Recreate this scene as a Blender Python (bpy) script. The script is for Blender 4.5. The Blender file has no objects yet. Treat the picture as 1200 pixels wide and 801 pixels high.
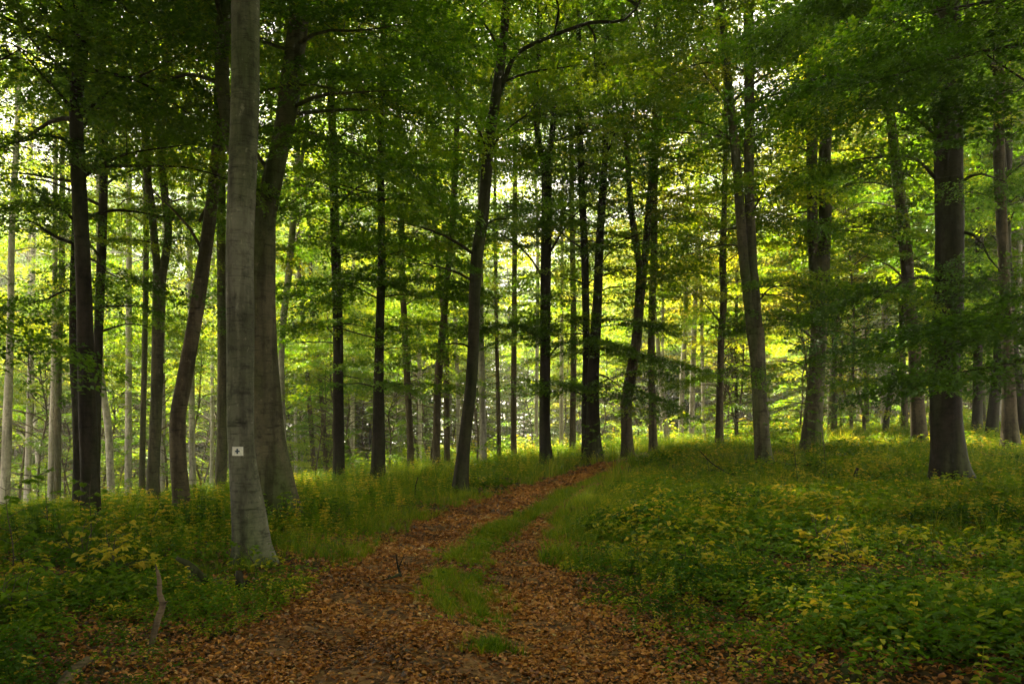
import bpy, math, numpy as np
from mathutils import Vector
R = math.radians
rng = np.random.default_rng(7)

# ------------------------------------------------------------------ camera, light, exposure
sc = bpy.context.scene
FX, HZ, CX, EYE = 940.0, 505.0, 600.0, 1.6          # focal length and eye level in photo pixels (1200 wide)
cam_d = bpy.data.cameras.new("camera"); cam = bpy.data.objects.new("camera", cam_d)
sc.collection.objects.link(cam); sc.camera = cam
cam.location = (0, 0, EYE); cam.rotation_euler = (R(90), 0, 0)
cam_d.sensor_width = 36; cam_d.lens = 36 * FX / 1200; cam_d.shift_y = (HZ - 400.5) / 1200
cam_d.clip_start = 0.1; cam_d.clip_end = 2000
SUN_DIR = Vector((-0.3, 0.75, 0.0)).normalized()
SUN_EL = R(54)
SUN_STRENGTH, SKY_STRENGTH, CLOUD_MIX, EXPOSURE = 5.0, 0.05, 0.85, 3.5
w = bpy.data.worlds.new("World"); sc.world = w; w.use_nodes = True
nt = w.node_tree; bg = nt.nodes["Background"]
HAZE = .0008
sky = nt.nodes.new("ShaderNodeTexSky"); sky.sky_type = 'NISHITA'; sky.sun_disc = False
sky.sun_elevation = SUN_EL; sky.sun_rotation = math.atan2(SUN_DIR.x, SUN_DIR.y)
mx = nt.nodes.new("ShaderNodeMixRGB"); mx.inputs[0].default_value = CLOUD_MIX
mx.inputs[2].default_value = (9.0, 8.0, 6.6, 1)                # thin bright cloud veil
nt.links.new(sky.outputs[0], mx.inputs[1]); nt.links.new(mx.outputs[0], bg.inputs[0])
bg.inputs[1].default_value = SKY_STRENGTH
sun_d = bpy.data.lights.new("sun", 'SUN'); sun_d.energy = SUN_STRENGTH; sun_d.angle = R(2.0); sun_d.color = (1, .89, .64)
sun = bpy.data.objects.new("sun", sun_d); sc.collection.objects.link(sun)
sv = Vector((SUN_DIR.x * math.cos(SUN_EL), SUN_DIR.y * math.cos(SUN_EL), math.sin(SUN_EL)))
sun.rotation_euler = sv.to_track_quat('Z', 'Y').to_euler(); sun.location = (-20, 10, 40)
sc.view_settings.view_transform = 'Standard'; sc.view_settings.look = 'None'
sc.view_settings.exposure = EXPOSURE; sc.view_settings.gamma = 1
cy = sc.cycles
cy.max_bounces = 9; cy.diffuse_bounces = 6; cy.glossy_bounces = 2; cy.transmission_bounces = 6; cy.transparent_max_bounces = 4
cy.volume_bounces = 0; cy.caustics_reflective = False; cy.caustics_refractive = False
cy.use_denoising = True; cy.sample_clamp_indirect = 8
try: cy.denoiser = 'OPENIMAGEDENOISE'
except Exception: pass

# ------------------------------------------------------------------ materials
def mat(name):
    m = bpy.data.materials.new(name); m.use_nodes = True
    t = m.node_tree; t.nodes.clear()
    return m, t, t.nodes.new("ShaderNodeOutputMaterial")
def N(t, kind, **kw):
    n = t.nodes.new(kind)
    for k, v in kw.items(): setattr(n, k, v)
    return n
def ramp(t, stops):
    r = N(t, "ShaderNodeValToRGB"); e = r.color_ramp.elements
    while len(e) < len(stops): e.new(0.5)
    for k, (p, c) in enumerate(stops):
        e[k].position = p; e[k].color = (c[0], c[1], c[2], 1)
    return r

def leaf_material(name, stops, tstops, trans=.5, gloss=.06):
    m, t, out = mat(name)
    a = N(t, "ShaderNodeAttribute", attribute_name="hue")
    r = ramp(t, stops); r2 = ramp(t, tstops)
    t.links.new(a.outputs['Fac'], r.inputs[0]); t.links.new(a.outputs['Fac'], r2.inputs[0])
    d = N(t, "ShaderNodeBsdfDiffuse"); tr = N(t, "ShaderNodeBsdfTranslucent"); g = N(t, "ShaderNodeBsdfGlossy")
    g.inputs['Roughness'].default_value = .45; g.inputs['Color'].default_value = (.8, .85, .8, 1)
    t.links.new(r.outputs[0], d.inputs[0]); t.links.new(r2.outputs[0], tr.inputs[0])
    s = N(t, "ShaderNodeMixShader"); s.inputs[0].default_value = trans
    t.links.new(d.outputs[0], s.inputs[1]); t.links.new(tr.outputs[0], s.inputs[2])
    s2 = N(t, "ShaderNodeMixShader"); s2.inputs[0].default_value = gloss
    t.links.new(s.outputs[0], s2.inputs[1]); t.links.new(g.outputs[0], s2.inputs[2])
    t.links.new(s2.outputs[0], out.inputs[0])
    return m
G = [(0, (.016, .045, .003)), (.35, (.048, .105, .004)), (.6, (.115, .16, .005)), (.8, (.22, .24, .02)), (1, (.42, .30, .02))]
GT = [(0, (.05, .13, .003)), (.35, (.15, .30, .004)), (.6, (.36, .45, .006)), (.8, (.62, .54, .01)), (1, (.75, .50, .03))]
M_LEAF = leaf_material("foliage", G, GT, .5, .03)
M_HERB = leaf_material("ground_plants", G, GT, .35, .012)
M_LITTER = leaf_material("fallen_leaves", [(0, (.035, .014, .006)), (.35, (.24, .085, .011)), (.65, (.46, .19, .026)), (.9, (.36, .19, .05)), (1, (.42, .33, .12))],
                         [(0, (.03, .01, .004)), (.5, (.14, .05, .01)), (1, (.4, .22, .05))], .12, .05)

def bark_material(name, c1, c2, moss=.5, scar=1.0):
    m, t, out = mat(name)
    tc = N(t, "ShaderNodeTexCoord")
    def mapn(s):
        mp = N(t, "ShaderNodeMapping"); mp.inputs['Scale'].default_value = s
        t.links.new(tc.outputs['Object'], mp.inputs[0]); return mp
    n1 = N(t, "ShaderNodeTexNoise"); n1.inputs['Scale'].default_value = 3.2; n1.inputs['Detail'].default_value = 8; n1.inputs['Roughness'].default_value = .65
    t.links.new(mapn((1, 1, .45)).outputs[0], n1.inputs[0])
    r1 = ramp(t, [(.3, c1), (.7, c2)]); t.links.new(n1.outputs[0], r1.inputs[0])
    n2 = N(t, "ShaderNodeTexNoise"); n2.inputs['Scale'].default_value = 2.2; n2.inputs['Detail'].default_value = 5; n2.inputs['Roughness'].default_value = .6
    t.links.new(mapn((1, 1, 9)).outputs[0], n2.inputs[0])
    r2 = ramp(t, [(.30, (1 - .75 * scar,) * 3), (.40, (1, 1, 1))]); t.links.new(n2.outputs[0], r2.inputs[0])
    mu = N(t, "ShaderNodeMixRGB", blend_type='MULTIPLY'); mu.inputs[0].default_value = .9
    t.links.new(r1.outputs[0], mu.inputs[1]); t.links.new(r2.outputs[0], mu.inputs[2])
    n3 = N(t, "ShaderNodeTexNoise"); n3.inputs['Scale'].default_value = 1.3; n3.inputs['Detail'].default_value = 6
    t.links.new(mapn((1, 1, .3)).outputs[0], n3.inputs[0])
    r3 = ramp(t, [(.42, (0, 0, 0)), (.64, (moss, moss, moss))]); t.links.new(n3.outputs[0], r3.inputs[0])
    mm = N(t, "ShaderNodeMixRGB"); mm.inputs[2].default_value = (.06, .085, .022, 1)
    t.links.new(r3.outputs[0], mm.inputs[0]); t.links.new(mu.outputs[0], mm.inputs[1])
    n5 = N(t, "ShaderNodeTexNoise"); n5.inputs['Scale'].default_value = .7; n5.inputs['Detail'].default_value = 3; n5.inputs['Roughness'].default_value = .7
    t.links.new(mapn((1, 1, 14)).outputs[0], n5.inputs[0])
    r5 = ramp(t, [(.485, (1, 1, 1)), (.5, (1 - .6 * scar,) * 3), (.515, (1, 1, 1))]); t.links.new(n5.outputs[0], r5.inputs[0])
    m5 = N(t, "ShaderNodeMixRGB", blend_type='MULTIPLY'); m5.inputs[0].default_value = .8
    n6 = N(t, "ShaderNodeTexNoise"); n6.inputs['Scale'].default_value = 9; n6.inputs['Detail'].default_value = 5; n6.inputs['Roughness'].default_value = .7
    t.links.new(mapn((1, 1, .8)).outputs[0], n6.inputs[0])
    r6 = ramp(t, [(.36, (.55, .55, .55)), (.5, (1, 1, 1)), (.66, (1.0, 1.0, 1.0)), (.72, (1, 1, 1))]); t.links.new(n6.outputs[0], r6.inputs[0])
    lich = ramp(t, [(.62, (0, 0, 0)), (.7, (.45, .45, .45))]); t.links.new(n6.outputs[0], lich.inputs[0])
    n8 = N(t, "ShaderNodeTexNoise"); n8.inputs['Scale'].default_value = 5; n8.inputs['Detail'].default_value = 5; n8.inputs['Roughness'].default_value = .6
    t.links.new(mapn((1, 1, .10)).outputs[0], n8.inputs[0])
    r8 = ramp(t, [(.40, (.42, .42, .40)), (.52, (1, 1, 1))]); t.links.new(n8.outputs[0], r8.inputs[0])
    m8 = N(t, "ShaderNodeMixRGB", blend_type='MULTIPLY'); m8.inputs[0].default_value = .75
    t.links.new(mm.outputs[0], m8.inputs[1]); t.links.new(r8.outputs[0], m8.inputs[2])
    t.links.new(m8.outputs[0], m5.inputs[1]); t.links.new(r5.outputs[0], m5.inputs[2])
    m6 = N(t, "ShaderNodeMixRGB", blend_type='MULTIPLY'); m6.inputs[0].default_value = 1
    t.links.new(m5.outputs[0], m6.inputs[1]); t.links.new(r6.outputs[0], m6.inputs[2])
    m7 = N(t, "ShaderNodeMixRGB"); m7.inputs[2].default_value = tuple(min(1, v * 1.7) for v in c2) + (1,)
    t.links.new(lich.outputs[0], m7.inputs[0]); t.links.new(m6.outputs[0], m7.inputs[1])
    n4 = N(t, "ShaderNodeTexNoise"); n4.inputs['Scale'].default_value = 30; n4.inputs['Detail'].default_value = 4
    t.links.new(mapn((1, 1, .5)).outputs[0], n4.inputs[0])
    ad = N(t, "ShaderNodeMath", operation='MULTIPLY_ADD'); ad.inputs[1].default_value = .35
    t.links.new(n4.outputs[0], ad.inputs[0]); t.links.new(r2.outputs[0], ad.inputs[2])
    bp = N(t, "ShaderNodeBump"); bp.inputs['Strength'].default_value = .6; bp.inputs['Distance'].default_value = .02
    t.links.new(ad.outputs[0], bp.inputs['Height'])
    b = N(t, "ShaderNodeBsdfPrincipled"); b.inputs['Roughness'].default_value = .85
    b.inputs['Specular IOR Level'].default_value = .1
    t.links.new(m7.outputs[0], b.inputs['Base Color']); t.links.new(bp.outputs[0], b.inputs['Normal'])
    t.links.new(b.outputs[0], out.inputs[0])
    return m
BARK = {'grey': bark_material("beech_bark", (.048, .044, .026), (.125, .113, .066), .9),
        'dark': bark_material("silhouette_bark", (.012, .010, .007), (.040, .032, .021), .45, .8),  # albedo lowered so trunks read as silhouettes; shade put in the colour
        'brown': bark_material("brown_bark", (.050, .040, .024), (.125, .10, .062), .35),
        'silver': bark_material("silver_bark", (.062, .062, .044), (.185, .18, .135), .7),
        'pale': bark_material("lit_bark", (.27, .25, .21), (.48, .45, .39), .3, .6)}  # lighter bark tone holds the light falling on the far trunks

def ground_material(name, cols, green):
    m, t, out = mat(name)
    tc = N(t, "ShaderNodeTexCoord")
    n1 = N(t, "ShaderNodeTexNoise"); n1.inputs['Scale'].default_value = 22; n1.inputs['Detail'].default_value = 9; n1.inputs['Roughness'].default_value = .75
    v = N(t, "ShaderNodeTexVoronoi"); v.inputs['Scale'].default_value = 17
    t.links.new(tc.outputs['Object'], n1.inputs[0]); t.links.new(tc.outputs['Object'], v.inputs[0])
    sep = N(t, "ShaderNodeSeparateColor"); t.links.new(v.outputs['Color'], sep.inputs[0])
    av = N(t, "ShaderNodeMath", operation='ADD'); mulv = N(t, "ShaderNodeMath", operation='MULTIPLY'); mulv.inputs[1].default_value = .5
    t.links.new(n1.outputs[0], av.inputs[0]); t.links.new(sep.outputs[0], av.inputs[1]); t.links.new(av.outputs[0], mulv.inputs[0])
    r = ramp(t, cols); t.links.new(mulv.outputs[0], r.inputs[0])
    n2 = N(t, "ShaderNodeTexNoise"); n2.inputs['Scale'].default_value = .8; n2.inputs['Detail'].default_value = 6
    t.links.new(tc.outputs['Object'], n2.inputs[0])
    rg = ramp(t, [(.5, (0, 0, 0)), (.65, (green,) * 3)]); t.links.new(n2.outputs[0], rg.inputs[0])
    mm = N(t, "ShaderNodeMixRGB"); mm.inputs[2].default_value = (.03, .05, .012, 1)
    t.links.new(rg.outputs[0], mm.inputs[0]); t.links.new(r.outputs[0], mm.inputs[1])
    bp = N(t, "ShaderNodeBump"); bp.inputs['Strength'].default_value = .9; bp.inputs['Distance'].default_value = .03
    t.links.new(mulv.outputs[0], bp.inputs['Height'])
    b = N(t, "ShaderNodeBsdfPrincipled"); b.inputs['Roughness'].default_value = .95; b.inputs['Specular IOR Level'].default_value = .15
    t.links.new(mm.outputs[0], b.inputs['Base Color']); t.links.new(bp.outputs[0], b.inputs['Normal'])
    t.links.new(b.outputs[0], out.inputs[0]); return m
M_GROUND = ground_material("forest_floor", [(.25, (.018, .012, .007)), (.5, (.05, .03, .014)), (.75, (.11, .06, .022))], .8)
M_PATH = ground_material("path_soil", [(.25, (.035, .018, .008)), (.5, (.11, .055, .022)), (.72, (.21, .115, .048))], .0)
def plain(name, c, rough=.5, noise=.0, nscale=20):
    m, t, out = mat(name)
    b = N(t, "ShaderNodeBsdfPrincipled"); b.inputs['Roughness'].default_value = rough
    n = N(t, "ShaderNodeTexNoise"); n.inputs['Scale'].default_value = nscale; n.inputs['Detail'].default_value = 6
    tc = N(t, "ShaderNodeTexCoord"); t.links.new(tc.outputs['Object'], n.inputs[0])
    r = ramp(t, [(.35, tuple(x * (1 - noise) for x in c)), (.65, c)]); t.links.new(n.outputs[0], r.inputs[0])
    t.links.new(r.outputs[0], b.inputs['Base Color']); t.links.new(b.outputs[0], out.inputs[0]); return m

# ------------------------------------------------------------------ terrain: thin-plate surface through measured heights
CP = np.array([(0, 0, 0), (-5, 5, 0), (5, 5, .18), (0, 10, 0), (-5, 10, .03), (-10, 10, -.05), (8, 10, .4), (-9, 20, -.3), (-16, 28, -1.5),
               (-3, 20, 0), (3, 22, .25), (3, 30, .45), (8, 22, .5), (10, 17, .45), (10, 26, .9), (14, 28, 1.0), (-6, 28, -.25), (0, 40, .2),
               (10, 45, 1.0), (22, 45, 1.6), (-20, 50, -2.2), (0, 80, -.8), (35, 80, 1.2), (-45, 80, -3), (-25, 15, -1), (20, 12, .9),
               (0, -15, -.2), (-25, -15, -.5), (25, -15, .5), (70, 60, 1.5), (-80, 60, -3), (0, 140, -2), (90, 140, 0), (-90, 140, -4)], float)
def _U(r2): return np.where(r2 > 1e-9, r2 * np.log(np.maximum(r2, 1e-9)) * .5, 0)
_n = len(CP); _K = _U(((CP[:, None, :2] - CP[None, :, :2]) ** 2).sum(-1)) + np.eye(_n) * 3.0
_P = np.c_[np.ones(_n), CP[:, :2]]; _A = np.block([[_K, _P], [_P.T, np.zeros((3, 3))]])
_W = np.linalg.solve(_A, np.r_[CP[:, 2], 0, 0, 0])
def terrain(x, y):
    x = np.clip(np.asarray(x, float), -110, 110); y = np.clip(np.asarray(y, float), -30, 150)
    s = x.shape; x = x.ravel(); y = y.ravel(); out = np.empty(len(x))
    for a in range(0, len(x), 20000):
        b = slice(a, a + 20000)
        r2 = (x[b, None] - CP[:, 0]) ** 2 + (y[b, None] - CP[:, 1]) ** 2
        out[b] = _U(r2) @ _W[:_n] + _W[_n] + _W[_n + 1] * x[b] + _W[_n + 2] * y[b]
    return out.reshape(s)
def tz(x, y): return float(terrain(np.array([x]), np.array([y]))[0])
def wav(x, y, k=1.0, ph=0.0):                                    # smooth random field about -1..1
    return (np.sin(x * 1.3 * k + 1.7 * np.sin(y * .9 * k + ph)) + np.sin(y * 1.7 * k + ph * 2 + 1.3 * np.sin(x * 1.1 * k)) + np.sin((x + y) * 2.9 * k + ph * 3)) / 3
PYc = np.array([-6, 3, 5, 6.4, 8.1, 10.4, 13.7, 17.7, 21.5, 27, 33, 40.]); PXc = np.array([-.3, -.5, -.6, -.66, -.72, -.73, -.43, .38, 1.43, 3.1, 6.0, 11])
def path_c(y): return np.interp(y, PYc, PXc)
SYc = np.array([5, 6.4, 8.1, 10.4, 13, 15.8, 19, 24.]); SXc = np.array([-.3, -.26, -.62, -.52, -.1, .65, 1.25, 2.75])
def strip_c(y): return np.interp(y, SYc, SXc)
def path_hw(y): return np.interp(y, [3, 5, 6.4, 8.1, 10.4, 13.7, 17.7, 21.5, 27], [1.6, 1.45, 1.34, 1.2, 1.15, 1.16, 1.1, .95, .6])
def path_d(x, y): return np.abs(x - path_c(y)) / path_hw(y) + .12 * wav(x, y, 1.6)   # <1 on the path
def micro(x, y): return .035 * wav(x, y, 1.4, 1) + .018 * wav(x, y, 3.7, 2)

# ------------------------------------------------------------------ object helpers
C = sc.collection
def link(o, parent=None):
    C.objects.link(o)
    if parent: o.parent = parent
    return o
def tag(o, label=None, cat=None, group=None, kind=None):
    if label: o['label'] = label
    if cat: o['category'] = cat
    if group: o['group'] = group
    if kind: o['kind'] = kind
    return o
def empty(name, loc):
    o = bpy.data.objects.new(name, None); o.empty_display_size = .3; link(o); o.location = loc; return o
def raw_mesh(name, V, F, mats, mi=None, smooth=True, hue=None):
    """V (n,3); F list of arrays (each (k,3) or (k,4)); mi per-face material index, hue per-face."""
    me = bpy.data.meshes.new(name)
    loops = np.concatenate([f.ravel() for f in F]).astype(np.int32)
    tot = np.concatenate([np.full(len(f), f.shape[1]) for f in F]).astype(np.int32)
    st = np.r_[0, np.cumsum(tot)[:-1]].astype(np.int32)
    me.vertices.add(len(V)); me.vertices.foreach_set('co', np.ascontiguousarray(V, dtype=np.float32).ravel())
    me.loops.add(len(loops)); me.loops.foreach_set('vertex_index', loops)
    me.polygons.add(len(tot)); me.polygons.foreach_set('loop_start', st); me.polygons.foreach_set('loop_total', tot)
    if mi is not None: me.polygons.foreach_set('material_index', np.asarray(mi, dtype=np.int32))
    for m in mats: me.materials.append(m)
    me.update(calc_edges=True)
    me.polygons.foreach_set('use_smooth', np.full(len(tot), bool(smooth)))
    if hue is not None:
        at = me.attributes.new('hue', 'FLOAT', 'FACE'); at.data.foreach_set('value', np.asarray(hue, dtype=np.float32))
    return me
def quads_mesh(name, Q, hue, m):
    n = len(Q); return raw_mesh(name, Q.reshape(-1, 3), [np.arange(n * 4).reshape(n, 4)], [m], smooth=False, hue=hue)

class Tubes:
    def __init__(s): s.V = []; s.F = []; s.n = 0
    def add(s, P, r, sides=8, flare=None, rough=0.0, seed=0, cap=True):
        P = np.asarray(P, float); k = len(P); r = np.broadcast_to(r, (k,)).astype(float)
        T = np.gradient(P, axis=0); T /= np.linalg.norm(T, axis=1)[:, None] + 1e-9
        ref = np.array([1., 0, 0]) if abs(T[:, 0]).mean() < .8 else np.array([0, 0, 1.])
        A = ref - T * (T @ ref)[:, None]; A /= np.linalg.norm(A, axis=1)[:, None] + 1e-9
        B = np.cross(T, A); th = np.linspace(0, 2 * np.pi, sides, endpoint=False)
        L = np.r_[0, np.cumsum(np.linalg.norm(np.diff(P, axis=0), axis=1))]
        rr = np.repeat(r[:, None], sides, 1)
        if rough:
            rr = rr * (1 + rough * (np.sin(2 * th[None] + seed + .7 * np.sin(L * .9)[:, None]) * .5 + np.sin(3 * th[None] + L[:, None] * 1.3 + seed * 2) * .35
                                    + np.sin(5 * th[None] - L[:, None] * 2.7 + seed) * .22 + np.sin(L * 5.1 + seed)[:, None] * .2))
        if flare:
            amt, hgt, lobes = flare
            e = np.exp(-np.maximum(L - .3, 0) / hgt)[:, None]
            rr = rr * (1 + e * amt * (.35 + .65 * np.abs(np.cos(lobes * th / 2 + seed + .4 * np.sin(seed + th)))[None] ** 1.5))
        V = P[:, None] + rr[..., None] * (np.cos(th)[None, :, None] * A[:, None] + np.sin(th)[None, :, None] * B[:, None])
        i = np.arange(k - 1)[:, None] * sides; j = np.arange(sides)[None]; j2 = (j + 1) % sides
        F = np.stack([i + j, i + j2, i + sides + j2, i + sides + j], -1).reshape(-1, 4) + s.n
        s.V.append(V.reshape(-1, 3)); s.F.append(F); s.n += k * sides
        if cap:
            for ring, sgn in ((0, -1), (k - 1, 1)):
                s.V.append(P[ring][None]); c = s.n; s.n += 1
                base = c - (k * sides) - (0 if ring == 0 else 1)
                a = base + ring * sides + np.arange(sides); b = base + ring * sides + (np.arange(sides) + 1) % sides
                s.F.append(np.c_[a, b, np.full(sides, c), np.full(sides, c)][:, :3] if sgn > 0 else np.c_[b, a, np.full(sides, c)])
    def mesh(s, name, m, origin=(0, 0, 0)):
        q = [f for f in s.F]
        return raw_mesh(name, np.concatenate(s.V) - np.asarray(origin), q, [m])

def catmull(P, step):
    P = np.asarray(P, float); out = []
    Q = np.vstack([2 * P[0] - P[1], P, 2 * P[-1] - P[-2]])
    for i in range(1, len(Q) - 2):
        d = np.linalg.norm((Q[i + 1] - Q[i])[:3]); n = max(2, int(d / step))
        t = np.linspace(0, 1, n, endpoint=False)[:, None]
        out.append(.5 * (2 * Q[i] + (Q[i + 1] - Q[i - 1]) * t + (2 * Q[i - 1] - 5 * Q[i] + 4 * Q[i + 1] - Q[i + 2]) * t ** 2 + (3 * Q[i] - Q[i - 1] - 3 * Q[i + 1] + Q[i + 2]) * t ** 3))
    out.append(Q[-2][None]); return np.vstack(out)

# ------------------------------------------------------------------ leaf sprays (flat beech-like twigs full of leaves)
def leaf_quads(base, dirv, up, L, Wd, bend=.12):
    side = np.cross(dirv, up); side /= np.linalg.norm(side, axis=1)[:, None] + 1e-9
    nrm = np.cross(side, dirv)
    L = np.asarray(L)[:, None]; Wd = np.asarray(Wd)[:, None]
    mid = base + dirv * L * .45
    return np.stack([base, mid + side * Wd * .5 + nrm * L * bend, base + dirv * L, mid - side * Wd * .5 + nrm * L * bend], 1)
def make_spray(nleaf, size, g):
    """spray about 1.5 m long in the xy plane, root at the origin, pointing to +x"""
    B = []; D = []
    ntw = 9
    for k in range(ntw):
        t0 = (k + .6) / ntw; sgn = 1 if k % 2 else -1
        ln = (1.0 - .55 * t0) * .85; an = sgn * R(g.uniform(35, 60))
        m = max(2, int(nleaf / ntw * ln / .6))
        s = g.uniform(.08, 1, m) * ln
        x = t0 * 1.35 + s * math.cos(an); y = s * math.sin(an)
        z = -.10 * (x ** 2) / 1.2 - .10 * s ** 2 + g.normal(0, .035, m)
        B.append(np.c_[x, y, z]); a = an + g.choice([-1, 1], m) * g.uniform(.35, 1.1, m)
        D.append(np.c_[np.cos(a), np.sin(a), g.normal(-.12, .25, m)])
    m = nleaf // 6
    x = g.uniform(.1, 1.5, m); B.append(np.c_[x, g.normal(0, .05, m), -.09 * x ** 2 + g.normal(0, .03, m)])
    a = g.choice([-1, 1], m) * g.uniform(.3, 1.2, m); D.append(np.c_[np.cos(a), np.sin(a), g.normal(-.1, .25, m)])
    B = np.vstack(B); D = np.vstack(D); D /= np.linalg.norm(D, axis=1)[:, None]
    n = len(B); up = np.c_[g.normal(0, .38, n), g.normal(0, .38, n), np.ones(n)]
    L = size * g.uniform(.7, 1.2, n)
    return leaf_quads(B, D, up, L, L * .62)
_g = np.random.default_rng(3)
SPRAY = {'fine': [make_spray(290, .068, _g) for _ in range(8)], 'mid': [make_spray(140, .105, _g) for _ in range(8)],
         'far': [make_spray(66, .16, _g) for _ in range(8)], 'huge': [make_spray(26, .28, _g) for _ in range(8)]}

class Crown:
    def __init__(s, g, hue=.35, hvar=.12): s.Q = []; s.H = []; s.g = g; s.hue = hue; s.hv = hvar
    def spray(s, pos, dirv, scale, lod, hue=None):
        g = s.g; S = SPRAY[lod][g.integers(8)]
        d = np.asarray(dirv, float); d = d / (np.linalg.norm(d) + 1e-9)
        up = np.array([g.normal(0, .22), g.normal(0, .22), 1.]); y = np.cross(up, d); y /= np.linalg.norm(y) + 1e-9; z = np.cross(d, y)
        M = np.stack([d, y, z])
        s.Q.append((S.reshape(-1, 3) * scale) @ M + pos); n = len(S)
        b = (s.hue if hue is None else hue) + g.normal(0, s.hv)
        s.H.append(np.clip(b + g.normal(0, .06, n), 0, 1))
    def mesh(s, name, origin=(0, 0, 0)):
        Q = (np.concatenate(s.Q) - np.asarray(origin)).reshape(-1, 4, 3)
        return quads_mesh(name, Q, np.concatenate(s.H), M_LEAF)

def in_front(p):            # keep twigs out of the first metres before the viewpoint
    return p[1] < 6.5 and p[1] > -1.0 and abs(p[0]) < 5.5 and p[2] < 7.5

def branch(tb, cr, p0, az, el, L, r0, lod, g, sag=.25, dens=1.0, hue=None, start=.25, sides=5, width=1.0):
    n = max(6, int(L / .35)); t = np.linspace(0, 1, n)
    w1, w2 = g.uniform(-.35, .35), g.uniform(0, 6)
    a = az + w1 * t + .15 * np.sin(5 * t + w2); e = el * (1 - t) - sag * t + .1 * np.sin(7 * t + w2)
    st = L / n
    d = np.c_[np.cos(a) * np.cos(e), np.sin(a) * np.cos(e), np.sin(e)] * st
    P = np.vstack([[p0], p0 + np.cumsum(d, 0)])
    tb.add(P, np.linspace(r0, r0 * .18, len(P)), sides, cap=False)
    leafy(tb, cr, P, L, r0, lod, g, dens, hue, start, width)
    return P
def leafy(tb, cr, P, L, r0, lod, g, dens=1.0, hue=None, start=.25, width=1.0):
    n = len(P); k = max(2, int(L / .42 * dens))
    for j in range(k):
        u = start + (1 - start) * (j + g.uniform(0, 1)) / k
        i = min(int(u * (n - 1)), n - 2); f = u * (n - 1) - i; p = P[i] * (1 - f) + P[i + 1] * f
        d = P[i + 1] - P[i]; d = d / (np.linalg.norm(d) + 1e-9)
        s = 1 if j % 2 else -1; an = s * R(g.uniform(30, 75)); ca, sa = math.cos(an), math.sin(an)
        dd = np.array([d[0] * ca - d[1] * sa, d[0] * sa + d[1] * ca, d[2] * .5 - .05])
        off = g.uniform(0, .9) * width * (1.25 - u)
        q = p + dd * off
        if in_front(q): continue
        if lod in ('fine', 'mid') and off > .25:
            tb.add(np.array([p, (p + q) / 2 + [0, 0, .04], q + dd * .5]), np.array([r0 * .22 + .004, .007, .003]), 3, cap=False)
        cr.spray(q, dd, g.uniform(.75, 1.25), lod, hue)
    if not in_front(P[-1]): cr.spray(P[-1], P[-1] - P[-2], 1.0, lod, hue)

def grow_crown(tb, cr, spine, hb, ht, Rm, nb, g, lodf, zref, sides=5, dens=1.0, rb=.05, hue=None, azfree=None):
    """branches all the way up a spine (list of points); hb, ht above the base"""
    Z = spine[:, 2] - zref
    for k in range(nb):
        u = ((k + g.uniform(0, 1)) / nb) ** .85; h = hb + (ht - hb) * u
        i = int(np.clip(np.searchsorted(Z, h), 1, len(Z) - 1)); f = np.clip((h - Z[i - 1]) / (Z[i] - Z[i - 1] + 1e-9), 0, 1)
        p = spine[i - 1] * (1 - f) + spine[i] * f
        prof = (.55 + 1.1 * u) if u < .4 else (1.0 - .75 * ((u - .4) / .6) ** 1.4)
        L = Rm * prof * g.uniform(.65, 1.15); az = k * 2.39996 + g.uniform(-.5, .5)
        el = R(12 + 45 * u) + g.normal(0, .12)
        branch(tb, cr, p, az, el, L, rb * (1 - .6 * u) * (L / Rm + .3), lodf(p), g, sag=.22 - .2 * u, dens=dens, hue=hue, sides=sides)

# ------------------------------------------------------------------ setting: ground and path
def axis(lo, hi, n, p=2.2):
    t = np.linspace(-1, 1, n); s = np.sign(t) * np.abs(t) ** p
    return np.where(s < 0, -s * lo, s * hi)
gx = axis(-220, 220, 420); gy = np.r_[np.linspace(-60, 0, 25)[:-1], 320 * np.linspace(0, 1, 420) ** 2.0]
X, Y = np.meshgrid(gx, gy); pd = path_d(X, Y)
Z = terrain(X, Y) + micro(X, Y) - .07 * np.clip(1.25 - pd, 0, .3) / .3 * ((Y > -8) & (Y < 30))
V = np.stack([X, Y, Z], -1).reshape(-1, 3)
ny, nx = X.shape; i = (np.arange(ny - 1)[:, None] * nx + np.arange(nx - 1)[None]).ravel()
ground = link(bpy.data.objects.new("ground", raw_mesh("ground", V, [np.c_[i, i + 1, i + nx + 1, i + nx]], [M_GROUND])))
tag(ground, "dark forest floor of soil and old leaves under the ground plants", "forest floor", kind='structure')
py = np.arange(-6, 29, .11); s = np.linspace(-1.12, 1.12, 41)
S_, Y2 = np.meshgrid(s, py); X2 = path_c(Y2) + S_ * path_hw(Y2)
rut = -.035 * np.exp(-((np.abs(S_) - .55) / .25) ** 2) + .03 * np.exp(-(S_ / .25) ** 2) - .12 * np.clip(np.abs(S_) - .92, 0, 1)
Z2 = terrain(X2, Y2) + .5 * micro(X2, Y2) + .01 + rut + .008 * wav(X2, Y2, 9, 3)
def path_z(x, y):
    s = (x - path_c(y)) / path_hw(y)
    return terrain(x, y) + .5 * micro(x, y) + .01 - .035 * np.exp(-((np.abs(s) - .55) / .25) ** 2) + .03 * np.exp(-(s / .25) ** 2)
V = np.stack([X2, Y2, Z2], -1).reshape(-1, 3); ny, nx = X2.shape; i = (np.arange(ny - 1)[:, None] * nx + np.arange(nx - 1)[None]).ravel()
path = link(bpy.data.objects.new("path", raw_mesh("path", V, [np.c_[i, i + 1, i + nx + 1, i + nx]], [M_PATH])))
tag(path, "curving two-rut forest track covered with orange brown fallen leaves", "path", kind='structure')

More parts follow.
